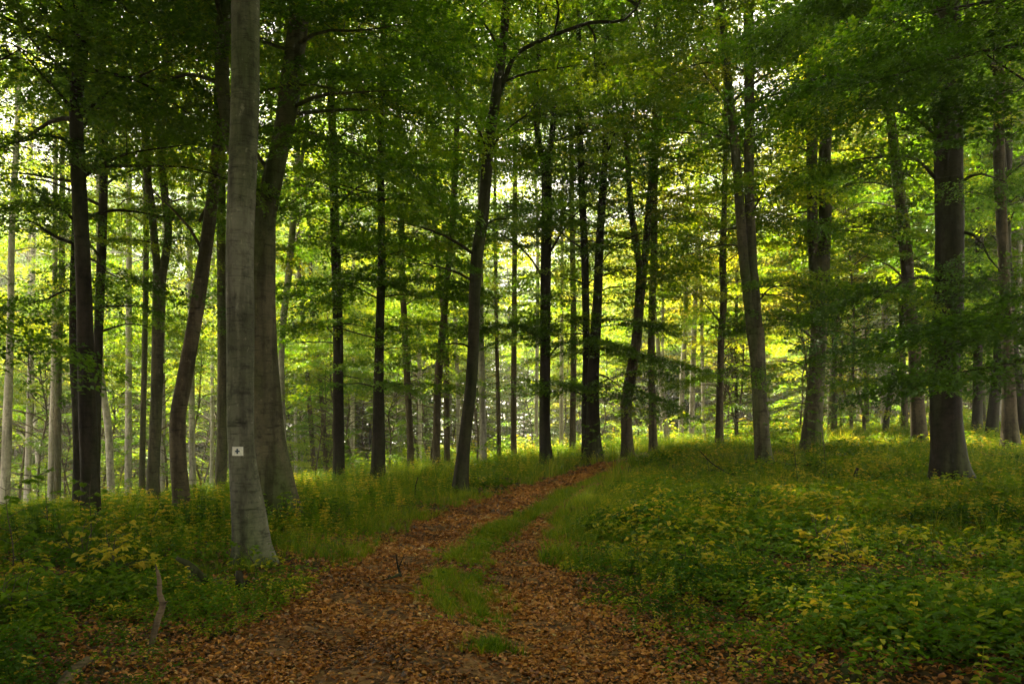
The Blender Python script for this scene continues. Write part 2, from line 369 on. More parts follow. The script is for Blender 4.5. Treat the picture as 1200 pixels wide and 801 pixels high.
# ------------------------------------------------------------------ thin damp air of the wood
hm, ht_, ho = mat("haze_air"); pv = N(ht_, "ShaderNodeVolumePrincipled"); pv.inputs['Density'].default_value = HAZE
pv.inputs['Color'].default_value = (.93, .93, .88, 1); pv.inputs['Anisotropy'].default_value = .5
ht_.links.new(pv.outputs[0], ho.inputs['Volume'])
x0, x1, y0, y1, z0, z1 = -235, 235, -75, 335, -9, 33
Vb = np.array([(a, b, c) for c in (z0, z1) for b in (y0, y1) for a in (x0, x1)], float)
if HAZE > 0: tag(link(bpy.data.objects.new("haze", raw_mesh("haze", Vb, [np.array([[0, 2, 3, 1], [4, 5, 7, 6], [0, 1, 5, 4], [2, 6, 7, 3], [0, 4, 6, 2], [1, 3, 7, 5]])], [hm], smooth=False))), "faint damp haze softening the far trunks", "haze", kind='stuff')

# ------------------------------------------------------------------ trees measured from the photograph
def P3(px, py, D): return np.array([(px - CX) * D / FX, D, EYE + (HZ - py) * D / FX])
TREES = {}
def lod_for(p):
    d = math.hypot(p[0], p[1]); top = EYE + (HZ + 40) * max(p[1], .1) / FX
    vis = p[1] > 2 and p[2] < top + 1.5 and abs(p[0]) < p[1] * .75 + 2
    if not vis: return 'huge' if p[2] > 9 else 'far'
    return 'fine' if d < 23 else ('mid' if d < 38 else 'far')
def tree(key, label, D, pts, forks=(), bark='grey', hb=6.0, Rm=4.0, nb=26, hue=.34, H=22.0, name='beech_tree', group=None, flare=.35,
         boughs=(), dens=1.0, crown_on_forks=True, seed=None, sides=None, base_z=None):
    g = np.random.default_rng(seed); nb = int(nb * (1.5 if D > 18 else 1.15)); dens = dens * 1.2; hb = hb * (.8 if 18 < D < 34 else 1)
    x0 = (pts[0][0] - CX) * D / FX; zb = tz(x0, D)
    P = [P3(x, y, D) for x, y, w_ in pts]; W = [w_ * D / FX / 2 for x, y, w_ in pts]
    lean = g.uniform(-.03, .03)
    # bring the lowest measured point down to the ground
    low = P[0].copy()
    if low[2] > zb - .3:
        d = (P[0] - P[1]); d = d / (abs(d[2]) + 1e-6); low = P[0] + d * min(max(low[2] - (zb - .3), .05), 3) * (1 if d[2] < 0 else -1)
        low[2] = zb - .3; P = [low] + P; W = [W[0] * 1.12] + W
    else: P[0][2] = zb - .3
    P = np.array(P); W = np.array(W)
    def extend(P, W, H):
        topz = P[-1][2]
        if topz < H + zb:
            d = P[-1] - P[-3] if len(P) > 2 else P[-1] - P[-2]; d = d / (abs(d[2]) + 1e-6); d[:2] = np.clip(d[:2], -.25, .25)
            ex = []; n = max(2, int((H + zb - topz) / 2.5)); st = (H + zb - topz) / n; q = P[-1].copy()
            for k in range(n):
                q = q + np.array([d[0] * st + g.normal(0, .12), d[1] * st + g.normal(0, .12), st]); ex.append(q.copy())
            P = np.vstack([P, ex]); W = np.r_[W, W[-1] * np.linspace(.92, .22, n)]
        return P, W
    def smooth(P, W):
        Q = catmull(np.c_[P, W], .14 if D < 16 else (.25 if D < 35 else .6))
        Q[:, 1] += lean * (Q[:, 2] - zb)
        return Q[:, :3], np.abs(Q[:, 3])
    if not forks: P, W = extend(P, W, H)
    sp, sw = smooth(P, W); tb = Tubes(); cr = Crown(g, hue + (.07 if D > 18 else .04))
    nsd = sides or (28 if D < 17 else (16 if D < 35 else 9))
    sd = g.uniform(0, 6)
    tb.add(sp, sw, nsd, flare=(flare, .32, 5), rough=.05 if D < 17 else .06, seed=sd)
    spines = []
    for fk in forks:
        FP = np.array([P3(x, y, D) for x, y, w_ in fk]); FW = np.array([w_ * D / FX / 2 for x, y, w_ in fk])
        FP, FW = extend(FP, FW, H * g.uniform(.9, 1.05)); fs, fw = smooth(FP, FW)
        tb.add(fs, fw, max(8, nsd - 6), rough=.04, seed=sd + 1); spines.append(fs)
    if not spines: spines = [sp]
    o = empty(name, (x0, D, zb)); tag(o, label, "tree", group)
    for q in spines:
        ht = q[-1][2] - zb
        grow_crown(tb, cr, q, max(hb, q[0][2] - zb + .3), ht, Rm, max(8, nb // len(spines)), g, lod_for, zb, dens=dens, rb=.035 if D > 25 else .045)
    for b in boughs:        # (x0,y0,x1,y1,D_end,width,density[,hue])
        bx0, by0, bx1, by1, De, wd, dn = b[:7]; hu = b[7] if len(b) > 7 else None
        a = P3(bx0, by0, D); a[1] += lean * (a[2] - zb); e = P3(bx1, by1, De); L = np.linalg.norm(e - a)
        t = np.linspace(0, 1, max(6, int(L / .4)))[:, None]
        Q = a + (e - a) * t + np.array([0, 0, 1]) * (np.sin(t * np.pi) * L * g.uniform(.03, .1)) + np.c_[np.sin(t * 6 + g.uniform(0, 6)), np.cos(t * 5 + g.uniform(0, 6)), np.sin(t * 7)] * .05
        tb.add(Q, np.linspace(.022 + L * .006, .006, len(Q)), 6, cap=False)
        leafy(tb, cr, Q, L, .03, 'fine' if D < 26 else 'mid', g, dn * 2.2, hu, .3, wd)
    tr = link(bpy.data.objects.new("trunk", tb.mesh("trunk", BARK[bark], (x0, D, zb))), o)
    if cr.Q: link(bpy.data.objects.new("crown", cr.mesh("crown", (x0, D, zb))), o)
    TREES[key] = o
    return o

exec_trees = True
T = tree
# --- near and middle trees
T('sign', "grey beech carrying a small white trail marker, in front of the forked trunk", 9.6,
  [(297, 662, 48), (295, 640, 41), (291, 600, 38), (286, 560, 34), (283, 527, 31), (282, 500, 31), (282, 400, 32), (281, 300, 32), (284, 200, 32), (287, 100, 32), (288, 0, 32), (290, -120, 30)],
  hb=9, Rm=4.5, nb=22, flare=.3, seed=1, bark='silver')
T('forked', "massive forked grey beech right behind the one with the trail marker", 13.6,
  [(329, 622, 50), (326, 590, 45), (322, 560, 42), (314, 500, 37), (309, 400, 31), (310, 300, 27), (311, 245, 27)],
  forks=[[(311, 260, 25), (318, 225, 24), (326, 190, 22), (335, 150, 23), (343, 100, 24), (356, 0, 22), (368, -90, 20)],
         [(308, 260, 18), (297, 225, 16), (276, 180, 15), (265, 120, 15), (263, 60, 16), (268, 0, 16), (272, -80, 15)]],
  hb=6.5, Rm=5.5, nb=44, hue=.3, flare=.45, seed=2,
  boughs=[(340, 130, 470, 110, 12, 1.2, .8, .2), (330, 160, 440, 200, 12, 1.2, .8, .25), (345, 60, 470, 30, 12, 1.2, 1, .2), (325, 225, 250, 110, 15, .9, .5)])
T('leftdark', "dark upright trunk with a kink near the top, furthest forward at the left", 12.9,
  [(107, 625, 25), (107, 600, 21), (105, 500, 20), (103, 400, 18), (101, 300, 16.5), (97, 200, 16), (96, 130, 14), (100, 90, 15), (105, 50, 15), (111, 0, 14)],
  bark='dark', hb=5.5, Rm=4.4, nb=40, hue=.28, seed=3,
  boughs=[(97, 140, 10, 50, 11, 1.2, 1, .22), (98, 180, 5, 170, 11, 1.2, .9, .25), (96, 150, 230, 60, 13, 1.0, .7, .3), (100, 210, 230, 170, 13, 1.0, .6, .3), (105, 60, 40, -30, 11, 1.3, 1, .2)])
T('leftdark2', "dark leaning trunk touching the left side of the dark kinked trunk", 16,
  [(92, 600, 13), (90, 500, 12), (85, 420, 12), (83, 340, 10), (84, 230, 9), (80, 120, 8), (78, 0, 7)], bark='dark', hb=3.2, Rm=3.2, nb=28, hue=.12, seed=4,
  boughs=[(84, 260, 10, 240, 14, 1.1, .9, .12), (84, 300, 150, 330, 15, 1.1, .9, .12), (84, 340, 30, 360, 15, 1.1, .8, .1)])
T('leftthin', "slim dark trunk half hidden behind the right side of the dark kinked trunk", 19,
  [(111, 590, 10), (112, 480, 10), (113, 400, 10), (116, 300, 10), (118, 200, 9), (116, 80, 8)], bark='dark', hb=4.5, Rm=3, nb=22, hue=.25, seed=5)
T('twin', "grey beech with two wavy stems parting high above the ground", 19.5,
  [(180, 585, 15), (179, 560, 14), (182, 500, 13.5), (185, 400, 13), (186, 340, 14), (187, 318, 15)],
  forks=[[(186, 330, 10), (181, 285, 9), (177, 240, 9), (172, 200, 9), (170, 100, 9), (172, 0, 8)],
         [(188, 330, 10), (194, 298, 9.5), (197, 270, 9), (192, 220, 9), (188, 160, 9), (193, 100, 8.5), (196, 50, 7), (210, 0, 6)]],
  hb=8.0, Rm=3.4, nb=34, hue=.36, seed=6)
T('twin_b', "thin grey trunk just left of the two-stemmed wavy beech", 25,
  [(166, 582, 7), (167, 500, 6.5), (169, 400, 6.5), (170, 250, 6), (165, 100, 5)], hb=8, Rm=3.6, nb=26, hue=.36, seed=7)
T('curved', "dark smooth trunk bowing to the right, left of the trail marker", 15.6,
  [(213, 607, 22), (213, 590, 19), (209, 540, 19), (209, 490, 18), (216, 450, 18), (225, 400, 16.5), (232, 360, 16), (241, 300, 15), (248, 250, 14), (254, 200, 13), (258, 140, 12), (262, 0, 11)],
  bark='brown', hb=7, Rm=3.8, nb=32, hue=.34, seed=8, boughs=[(240, 300, 150, 190, 15, .9, .4), (232, 260, 300, 170, 16, .8, .3)])
T('pale_b', "pale straight trunk close behind the left edge of the marked beech", 24,
  [(258, 565, 13), (260, 500, 12), (259, 400, 11), (257, 300, 10), (257, 230, 9), (256, 100, 8)], bark='grey', hb=9, Rm=3, nb=18, hue=.38, seed=9)
T('fork_far', "light grey trunk splitting into a narrow V, right of the massive forked beech", 27,
  [(333, 550, 8), (330, 480, 7), (329, 400, 7), (338, 300, 8), (343, 225, 7)],
  forks=[[(343, 235, 5), (347, 150, 5), (344, 60, 4)], [(343, 235, 5), (355, 150, 5), (362, 60, 4)]], bark='pale', hb=10, Rm=2.6, nb=20, hue=.4, seed=10)
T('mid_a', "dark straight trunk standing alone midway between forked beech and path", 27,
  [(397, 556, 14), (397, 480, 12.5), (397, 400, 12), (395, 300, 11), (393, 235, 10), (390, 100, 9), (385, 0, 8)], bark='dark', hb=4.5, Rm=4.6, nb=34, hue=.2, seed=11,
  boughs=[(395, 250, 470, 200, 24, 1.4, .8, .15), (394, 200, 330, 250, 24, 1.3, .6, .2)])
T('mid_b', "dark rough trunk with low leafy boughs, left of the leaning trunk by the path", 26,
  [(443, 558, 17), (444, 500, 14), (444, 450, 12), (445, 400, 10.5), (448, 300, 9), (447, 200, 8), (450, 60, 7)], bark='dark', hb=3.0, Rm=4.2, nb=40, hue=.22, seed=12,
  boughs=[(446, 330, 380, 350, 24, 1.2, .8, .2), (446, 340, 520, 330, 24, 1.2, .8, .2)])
T('mid_c', "slim trunk next to the right of the dark rough trunk with low boughs", 33,
  [(481, 550, 8), (480, 500, 7.5), (476, 430, 8), (473, 370, 7.5), (470, 300, 7), (468, 150, 6)], bark='brown', hb=4, Rm=3.6, nb=26, hue=.3, seed=13)
T('mid_d', "slim olive trunk leaning slightly right, just left of the leaning trunk by the path", 31,
  [(511, 545, 9), (513, 450, 9), (520, 370, 8), (526, 300, 7.5), (533, 200, 7), (536, 90, 6)], bark='brown', hb=6, Rm=3.4, nb=22, hue=.33, seed=14)
T('mid_e', "thin trunk crossing behind the slim olive trunk beside the leaning one", 36,
  [(524, 545, 7), (523, 450, 7), (522, 390, 7), (513, 310, 6), (508, 220, 5.5), (505, 90, 5)], bark='brown', hb=6, Rm=3.2, nb=20, hue=.38, seed=15)
T('lean', "tall dark trunk leaning right at the left edge of the path", 19.6,
  [(539, 580, 19), (540, 560, 17), (543, 530, 15), (546, 500, 14), (552, 450, 13.5), (555, 400, 13), (556, 350, 13), (559, 300, 14), (566, 250, 13.5), (573, 170, 13), (580, 120, 12), (587, 70, 11), (592, 20, 9), (594, -40, 8)],
  forks=[[(592, 10, 8), (594, -60, 7), (596, -140, 6)], [(581, 120, 6.5), (594, 85, 6), (606, 62, 5), (640, 44, 4.5), (690, 26, 4), (745, 10, 3)]],
  bark='dark', hb=6.5, Rm=5.2, nb=60, hue=.3, H=25, seed=16,
  boughs=[(567, 170, 500, 60, 18, 1.3, .7, .28), (560, 165, 470, 130, 18, 1.2, .7, .28), (557, 300, 430, 255, 17, 1.2, .8, .2), (556, 330, 470, 300, 18, 1.0, .8, .2),
          (573, 180, 640, 110, 19, 1.2, .6), (560, 270, 620, 250, 20, 1.0, .5), (553, 410, 500, 400, 19, .8, .6, .25), (587, 60, 520, -10, 18, 1.2, .9, .2)])
T('path_a', "straight dark trunk on the far side of the path bend, forking high up", 30,
  [(641, 550, 20), (640, 535, 15), (638.5, 500, 12.5), (639, 400, 12), (640, 300, 12), (641, 220, 12), (640, 178, 13)],
  forks=[[(641, 190, 7.5), (647, 160, 7), (650, 120, 6.5), (655, 30, 6)], [(639, 190, 7.5), (632, 165, 7), (628, 120, 6.5), (632, 40, 6)]],
  bark='dark', hb=4.5, Rm=4.6, nb=44, hue=.26, seed=17,
  boughs=[(640, 400, 570, 380, 27, 1.2, .8, .2), (640, 330, 560, 260, 27, 1.3, .7, .2), (640, 420, 690, 400, 27, 1.1, .7, .2), (640, 300, 720, 220, 27, 1.2, .6, .22)])
T('path_b', "thick dark trunk at the end of the visible path, with leafy shoots low down", 30,
  [(694, 545, 25), (695, 520, 19), (695, 480, 15), (695, 450, 14), (697, 400, 13), (700, 350, 11), (702, 300, 10), (705, 240, 9), (709, 180, 7), (712, 80, 6)], bark='dark', hb=3.0, Rm=4.2, nb=40, hue=.2, seed=18,
  boughs=[(696, 470, 640, 450, 28, 1.0, 1, .22), (696, 440, 740, 460, 28, 1.0, 1, .22), (697, 400, 650, 370, 28, 1.1, 1, .2), (698, 380, 750, 380, 28, 1.0, .8, .2)])
T('path_c', "dark trunk touching the left side of the thick one where the path ends", 31,
  [(687, 542, 11), (686, 480, 9), (687, 400, 8.5), (685, 300, 9), (681, 200, 8), (678, 90, 6)], bark='dark', hb=4, Rm=3.4, nb=24, hue=.25, seed=19)
T('path_d', "thin trunk between the two dark trunks at the path bend", 38, [(671, 540, 8), (671, 500, 7), (672, 400, 7), (670, 250, 6), (668, 100, 5)], bark='brown', hb=5, Rm=3.4, nb=22, hue=.33, seed=20)
T('y_tree', "brown trunk leaning right and forking into a Y above the path crest", 31,
  [(735, 541, 18), (735, 530, 15), (734, 480, 13), (737, 455, 14), (743, 420, 12.5), (746, 400, 12), (750, 350, 11.5), (753, 315, 13)],
  forks=[[(752, 325, 8), (744, 270, 8), (740, 240, 7.5), (736, 180, 6), (730, 60, 5)], [(754, 325, 9), (758, 285, 8.5), (761, 245, 8), (768, 150, 6.5), (770, 40, 5)]],
  bark='brown', hb=6, Rm=4.0, nb=34, hue=.36, seed=21, boughs=[(745, 420, 800, 430, 29, .9, .8, .3), (735, 470, 775, 480, 29, .7, .8, .3)])
T('y_right', "slim straight brown trunk immediately right of the Y-shaped tree", 33,
  [(766, 540, 11), (765, 500, 9.5), (763, 400, 8.5), (766, 300, 8.5), (766, 240, 8), (770, 120, 6)], bark='brown', hb=7, Rm=3.4, nb=24, hue=.4, seed=22)
T('pale_c', "pale wavy thin trunk in the bright gap right of the Y-shaped tree", 46, [(783, 540, 7), (780, 500, 6.5), (777, 470, 6.5), (774, 440, 6.5), (771, 400, 5), (767, 360, 4.5), (765, 250, 4)], bark='pale', hb=9, Rm=3, nb=18, hue=.6, seed=23)
T('pale_d', "left of the two straight pale trunks in the brightest gap", 48, [(797, 538, 5.5), (798, 500, 5.5), (800, 430, 6), (802, 400, 5.5), (804, 320, 5), (806, 200, 4)], bark='pale', hb=9, Rm=3, nb=18, hue=.62, seed=24)
T('pale_e', "right of the two straight pale trunks in the brightest gap", 48, [(810, 538, 6.5), (811, 480, 6), (812, 420, 6), (815, 330, 5), (818, 200, 4)], bark='pale', hb=9, Rm=3, nb=18, hue=.6, seed=25)
T('gap_r', "straight slim brown trunk on the crest between bright gap and twin-stemmed tree", 31,
  [(843, 534, 11), (843, 500, 9), (844, 450, 8), (845, 400, 7.5), (848, 350, 8), (847, 300, 8), (849, 230, 6), (850, 100, 5)], bark='brown', hb=5, Rm=3.4, nb=28, hue=.5, seed=26,
  boughs=[(846, 380, 800, 330, 30, .9, .6, .5), (846, 410, 885, 390, 30, .9, .6, .45)])
T('gap_thin', "thin stem in front of yellow leaves, left of the twin-stemmed grey tree", 42, [(863, 525, 4.5), (863, 400, 4), (866, 250, 3.5)], bark='dark', hb=4, Rm=2.6, nb=16, hue=.66, H=15, seed=27)
T('twin_r', "grey tree on the right bank whose two stems part halfway up", 22.5,
  [(898, 557, 24), (895, 535, 20), (892, 490, 18), (890, 450, 17.5), (888, 410, 19), (886, 385, 21)],
  forks=[[(883, 400, 12), (877, 340, 12), (873, 300, 12), (866, 200, 11.5), (857, 100, 9.5), (848, 0, 8.5)],
         [(890, 400, 12), (886, 340, 11.5), (883, 300, 11.5), (880, 200, 12), (881, 100, 12), (881, 0, 12)]],
  hb=6, Rm=4.0, nb=30, hue=.36, seed=28, boughs=[(862, 140, 810, 60, 21, 1.1, .8, .5), (883, 250, 940, 260, 21, 1.0, .6, .25), (885, 430, 840, 440, 21, .8, .7, .3), (890, 350, 930, 330, 21, 1.0, .7, .25)])
T('twist', "broad beech with two stems pressed together behind low dark foliage", 26,
  [(952, 535, 27), (952, 500, 22), (955, 450, 19), (958, 400, 18), (959, 350, 21), (958, 305, 22)],
  forks=[[(953, 320, 13), (950, 280, 12.5), (948, 200, 12.5), (948, 150, 12), (947, 60, 10), (949, -20, 9)],
         [(962, 320, 15), (964, 250, 15), (963, 200, 14), (966, 100, 12.5), (975, 0, 10)]],
  hb=6.5, Rm=4.4, nb=34, hue=.15, seed=29, boughs=[(955, 400, 900, 370, 23, 1.1, .9, .2), (957, 420, 1010, 420, 23, 1.1, .9, .2), (957, 360, 1020, 340, 23, 1.2, .8, .18)])  # leaf hue lowered, shade put into the crown colour
T('slant_r', "slender brown trunk slanting left, between pressed-stem beech and big dark trunk", 26.5,
  [(1078, 530, 21), (1076, 500, 17), (1073, 450, 14.5), (1070, 400, 14), (1064, 350, 14.5), (1060, 300, 14), (1055, 250, 13), (1048, 200, 12), (1040, 130, 10), (1036, 60, 9)], bark='brown', hb=5.5, Rm=4.2, nb=28, hue=.3, seed=30,
  boughs=[(1050, 225, 970, 210, 25, 1.1, .5, .25), (1056, 260, 975, 265, 25, 1.1, .6, .3), (1062, 330, 990, 290, 25, 1.0, .4, .35), (1050, 200, 1100, 240, 25, 1.0, .5, .2)])
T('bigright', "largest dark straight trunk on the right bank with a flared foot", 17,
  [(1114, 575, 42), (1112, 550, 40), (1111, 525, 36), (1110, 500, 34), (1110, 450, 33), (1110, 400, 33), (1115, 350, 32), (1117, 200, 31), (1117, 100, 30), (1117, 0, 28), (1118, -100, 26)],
  bark='dark', hb=9, Rm=5, nb=24, hue=.12, flare=.6, seed=31,  # darker leaf hue imitates shade on the right side
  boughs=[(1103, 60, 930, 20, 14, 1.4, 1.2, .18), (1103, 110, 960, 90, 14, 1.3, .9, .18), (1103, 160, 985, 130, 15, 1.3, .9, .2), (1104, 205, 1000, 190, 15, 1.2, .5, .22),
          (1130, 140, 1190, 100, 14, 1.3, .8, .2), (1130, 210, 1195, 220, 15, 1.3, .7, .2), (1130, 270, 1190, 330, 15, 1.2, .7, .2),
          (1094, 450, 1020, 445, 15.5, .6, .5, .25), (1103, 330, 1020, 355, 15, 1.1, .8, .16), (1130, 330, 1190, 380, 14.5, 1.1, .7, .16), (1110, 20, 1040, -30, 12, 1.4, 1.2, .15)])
T('r_fork', "grey trunk forking near the top at the right edge, behind the largest dark trunk", 25,
  [(1184, 518, 19), (1182, 480, 16), (1180, 430, 13), (1176, 350, 12), (1173, 300, 12), (1167, 200, 12), (1166, 90, 12)],
  forks=[[(1166, 100, 8), (1160, 85, 8), (1145, 62, 8), (1130, 30, 6)], [(1166, 100, 10), (1165, 50, 9), (1166, -20, 8)]], bark='brown', hb=6, Rm=4, nb=28, hue=.26, seed=32)
T('r_a', "slanting dark trunk second from the right edge", 31, [(1162, 515, 14), (1164, 480, 12), (1168, 440, 11), (1172, 380, 10), (1180, 200, 9)], bark='dark', hb=3.5, Rm=4, nb=26, hue=.2, seed=33)
T('r_b', "straight dark trunk just right of the largest one, further back", 35, [(1145, 500, 12), (1145, 470, 11), (1144, 400, 10), (1143, 200, 8)], bark='dark', hb=3.5, Rm=4, nb=26, hue=.25, seed=34)
T('r_c', "dark trunk cut by the right edge, leaning left as it rises", 28, [(1200, 518, 14), (1196, 480, 12), (1190, 430, 11), (1184, 380, 10), (1176, 240, 9)], bark='dark', hb=3.5, Rm=4, nb=26, hue=.2, seed=35)
T('r_d', "thin stem leaning right in the light patch left of the slanting slender trunk", 38, [(1037, 505, 7), (1042, 470, 6.5), (1050, 420, 6), (1058, 360, 5), (1064, 250, 4.5)], bark='dark', hb=5, Rm=3, nb=18, hue=.45, seed=36)
T('r_e', "reddish thin trunk right behind the slanting slender trunk", 40, [(1060, 505, 8), (1060, 450, 7), (1058, 400, 6.5), (1056, 200, 5.5)], bark='brown', hb=5, Rm=3, nb=18, hue=.5, seed=37)
T('off_r', "beech just outside the right edge reaching long low boughs over the bank", 11.5, [(1330, 600, 40), (1328, 500, 32), (1328, 300, 30), (1330, 0, 28)],
  bark='dark', hb=8, Rm=5, nb=22, hue=.08, seed=38,  # dark leaf colour stands in for shade on the upper right boughs
  boughs=[(1320, 60, 985, 112, 11.5, 1.2, .7, .17), (985, 90, 880, 120, 11.5, .9, .5, .17), (1320, 395, 1050, 388, 11, 1.0, .9, .12), (1320, 420, 1120, 440, 11, 1.0, .8, .12), (1320, 200, 1150, 60, 10, 1.3, 1.0, .13), (1320, 20, 1060, 20, 10, 1.3, 1.0, .13), (1320, 330, 1170, 390, 10, 1.1, .8, .12)])
T('off_l', "beech just outside the left edge with dark twigs hanging into view", 10.5, [(-110, 640, 44), (-108, 500, 34), (-108, 300, 32), (-104, 0, 30)],
  bark='dark', hb=8, Rm=4.5, nb=20, hue=.22, seed=39, boughs=[(-105, 330, 8, 400, 9.5, .5, .6, .15), (-105, 120, 30, 60, 10, 1.1, .8, .2), (-105, 40, 60, -20, 10, 1.2, .8, .2)])
# --- paler, farther trunks
FARG = "slim pale trunks in the far stand"
far = [
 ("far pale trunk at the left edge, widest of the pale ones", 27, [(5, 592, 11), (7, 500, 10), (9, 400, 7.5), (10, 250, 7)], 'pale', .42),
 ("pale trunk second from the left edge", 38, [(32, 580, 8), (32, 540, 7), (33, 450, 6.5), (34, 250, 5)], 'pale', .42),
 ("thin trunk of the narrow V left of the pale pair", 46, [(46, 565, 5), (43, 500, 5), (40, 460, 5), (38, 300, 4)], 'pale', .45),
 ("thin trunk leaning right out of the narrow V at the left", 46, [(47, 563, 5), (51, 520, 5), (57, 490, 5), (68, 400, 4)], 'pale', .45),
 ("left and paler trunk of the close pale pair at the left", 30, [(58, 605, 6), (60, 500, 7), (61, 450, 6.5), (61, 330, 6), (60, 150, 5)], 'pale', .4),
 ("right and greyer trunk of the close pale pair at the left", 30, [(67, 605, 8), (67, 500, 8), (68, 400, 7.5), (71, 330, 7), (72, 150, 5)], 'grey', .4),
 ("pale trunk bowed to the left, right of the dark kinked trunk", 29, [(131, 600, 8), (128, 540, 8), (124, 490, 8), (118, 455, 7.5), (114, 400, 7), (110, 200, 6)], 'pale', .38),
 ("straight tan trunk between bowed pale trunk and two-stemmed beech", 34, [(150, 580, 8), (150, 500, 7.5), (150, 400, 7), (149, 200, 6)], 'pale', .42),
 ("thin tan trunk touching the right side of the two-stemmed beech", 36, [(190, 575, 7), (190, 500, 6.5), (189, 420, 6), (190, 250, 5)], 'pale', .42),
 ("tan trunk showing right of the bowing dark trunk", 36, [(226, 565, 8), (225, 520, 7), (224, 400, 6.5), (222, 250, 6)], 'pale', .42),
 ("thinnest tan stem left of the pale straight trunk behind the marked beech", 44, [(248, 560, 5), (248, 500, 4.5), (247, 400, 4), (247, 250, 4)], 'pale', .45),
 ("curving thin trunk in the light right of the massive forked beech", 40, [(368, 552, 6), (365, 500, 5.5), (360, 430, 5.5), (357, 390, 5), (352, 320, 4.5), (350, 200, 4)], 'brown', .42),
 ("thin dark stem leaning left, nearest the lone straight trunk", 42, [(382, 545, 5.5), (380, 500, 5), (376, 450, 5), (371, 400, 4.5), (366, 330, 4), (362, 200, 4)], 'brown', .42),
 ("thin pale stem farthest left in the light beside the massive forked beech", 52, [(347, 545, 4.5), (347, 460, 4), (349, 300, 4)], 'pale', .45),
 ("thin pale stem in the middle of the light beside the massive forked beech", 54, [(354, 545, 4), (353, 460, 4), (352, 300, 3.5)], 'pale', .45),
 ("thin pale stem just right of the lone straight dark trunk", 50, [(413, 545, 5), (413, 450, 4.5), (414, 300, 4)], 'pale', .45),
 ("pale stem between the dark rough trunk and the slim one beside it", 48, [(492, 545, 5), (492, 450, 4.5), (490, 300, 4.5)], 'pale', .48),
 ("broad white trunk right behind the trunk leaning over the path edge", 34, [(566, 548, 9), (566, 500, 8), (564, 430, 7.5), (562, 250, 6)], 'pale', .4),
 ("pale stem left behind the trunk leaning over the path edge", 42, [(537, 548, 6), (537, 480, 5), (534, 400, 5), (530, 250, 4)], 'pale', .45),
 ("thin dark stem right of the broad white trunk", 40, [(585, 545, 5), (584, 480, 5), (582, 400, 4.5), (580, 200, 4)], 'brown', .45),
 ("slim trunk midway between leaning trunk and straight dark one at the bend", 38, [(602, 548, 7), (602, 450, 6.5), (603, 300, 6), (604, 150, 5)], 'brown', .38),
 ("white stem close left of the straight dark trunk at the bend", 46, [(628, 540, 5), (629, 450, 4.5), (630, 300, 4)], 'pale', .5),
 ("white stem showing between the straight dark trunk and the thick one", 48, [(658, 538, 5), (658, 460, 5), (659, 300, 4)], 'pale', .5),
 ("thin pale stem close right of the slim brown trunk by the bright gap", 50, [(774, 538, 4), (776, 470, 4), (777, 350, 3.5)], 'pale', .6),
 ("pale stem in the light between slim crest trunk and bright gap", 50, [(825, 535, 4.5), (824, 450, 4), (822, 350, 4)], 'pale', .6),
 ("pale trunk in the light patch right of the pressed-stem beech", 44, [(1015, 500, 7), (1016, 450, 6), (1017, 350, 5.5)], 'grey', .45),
]
for k, (lab, D, pts, bk, hu) in enumerate(far):
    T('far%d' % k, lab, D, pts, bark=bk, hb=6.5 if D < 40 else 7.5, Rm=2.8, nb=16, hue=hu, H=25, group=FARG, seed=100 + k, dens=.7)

# --- repeats: stand behind, built once per kind and copied with their parts
def proto_tree(seed, H, hb, Rm, nb, hue, r, bark, lod, name='beech_tree'):
    g = np.random.default_rng(seed); n = 9
    P = np.c_[np.cumsum(g.normal(0, .14, n)), np.cumsum(g.normal(0, .14, n)), np.linspace(-.4, H, n)]; P[:2, :2] = 0
    Q = catmull(np.c_[P, r * np.linspace(1.1, .2, n)], .8); tb = Tubes(); cr = Crown(g, hue, .1)
    tb.add(Q[:, :3], Q[:, 3], 9, flare=(.3, .3, 5), rough=.05, seed=g.uniform(0, 6))
    grow_crown(tb, cr, Q[:, :3], hb, H, Rm, nb, g, lambda p: lod, 0, sides=4, rb=.04, dens=.9)
    o = empty(name, (0, -200, 0))
    link(bpy.data.objects.new("trunk", tb.mesh("trunk", BARK[bark])), o); link(bpy.data.objects.new("crown", cr.mesh("crown")), o)
    return o
def copy_tree(o):
    c = o.copy(); C.objects.link(c)
    for ch in o.children:
        d = ch.copy(); C.objects.link(d); d.parent = c
    return c
KEYS = [(-40, "left picture edge"), (58, "close pale pair"), (107, "dark kinked trunk"), (180, "two-stemmed beech"), (213, "bowing trunk"), (291, "marked beech"), (335, "forked beech"),
        (397, "lone straight trunk"), (443, "rough dark trunk"), (540, "leaning trunk"), (641, "path bend trunk"), (694, "thick path end trunk"), (735, "Y-shaped tree"), (798, "brightest gap"),
        (843, "slim crest trunk"), (895, "twin-stemmed grey tree"), (952, "pressed-stem beech"), (1076, "slanting brown trunk"), (1112, "largest dark trunk"), (1182, "forked grey trunk"), (1240, "right picture edge")]
ORD = ["nearest", "second nearest"] + [w + " nearest" for w in "third fourth fifth sixth seventh eighth ninth tenth eleventh twelfth thirteenth fourteenth fifteenth sixteenth seventeenth eighteenth nineteenth twentieth".split()]
STAND = []
def label_stand():
    from collections import defaultdict
    by = defaultdict(list)
    for o, kind in STAND:
        px = CX + o.location.x * FX / o.location.y
        j = next((i for i in range(len(KEYS) - 1) if KEYS[i][0] <= px < KEYS[i + 1][0]), None)
        if j is not None: by[(kind, j)].append(o)
    for (kind, j), L in by.items():
        L.sort(key=lambda o: o.location.y)
        for i, o in enumerate(L):
            o['label'] = kind + " between " + KEYS[j][1] + " and " + KEYS[j + 1][1] + (", " + ORD[min(i, len(ORD) - 1)] + " of these" if len(L) > 1 else "")
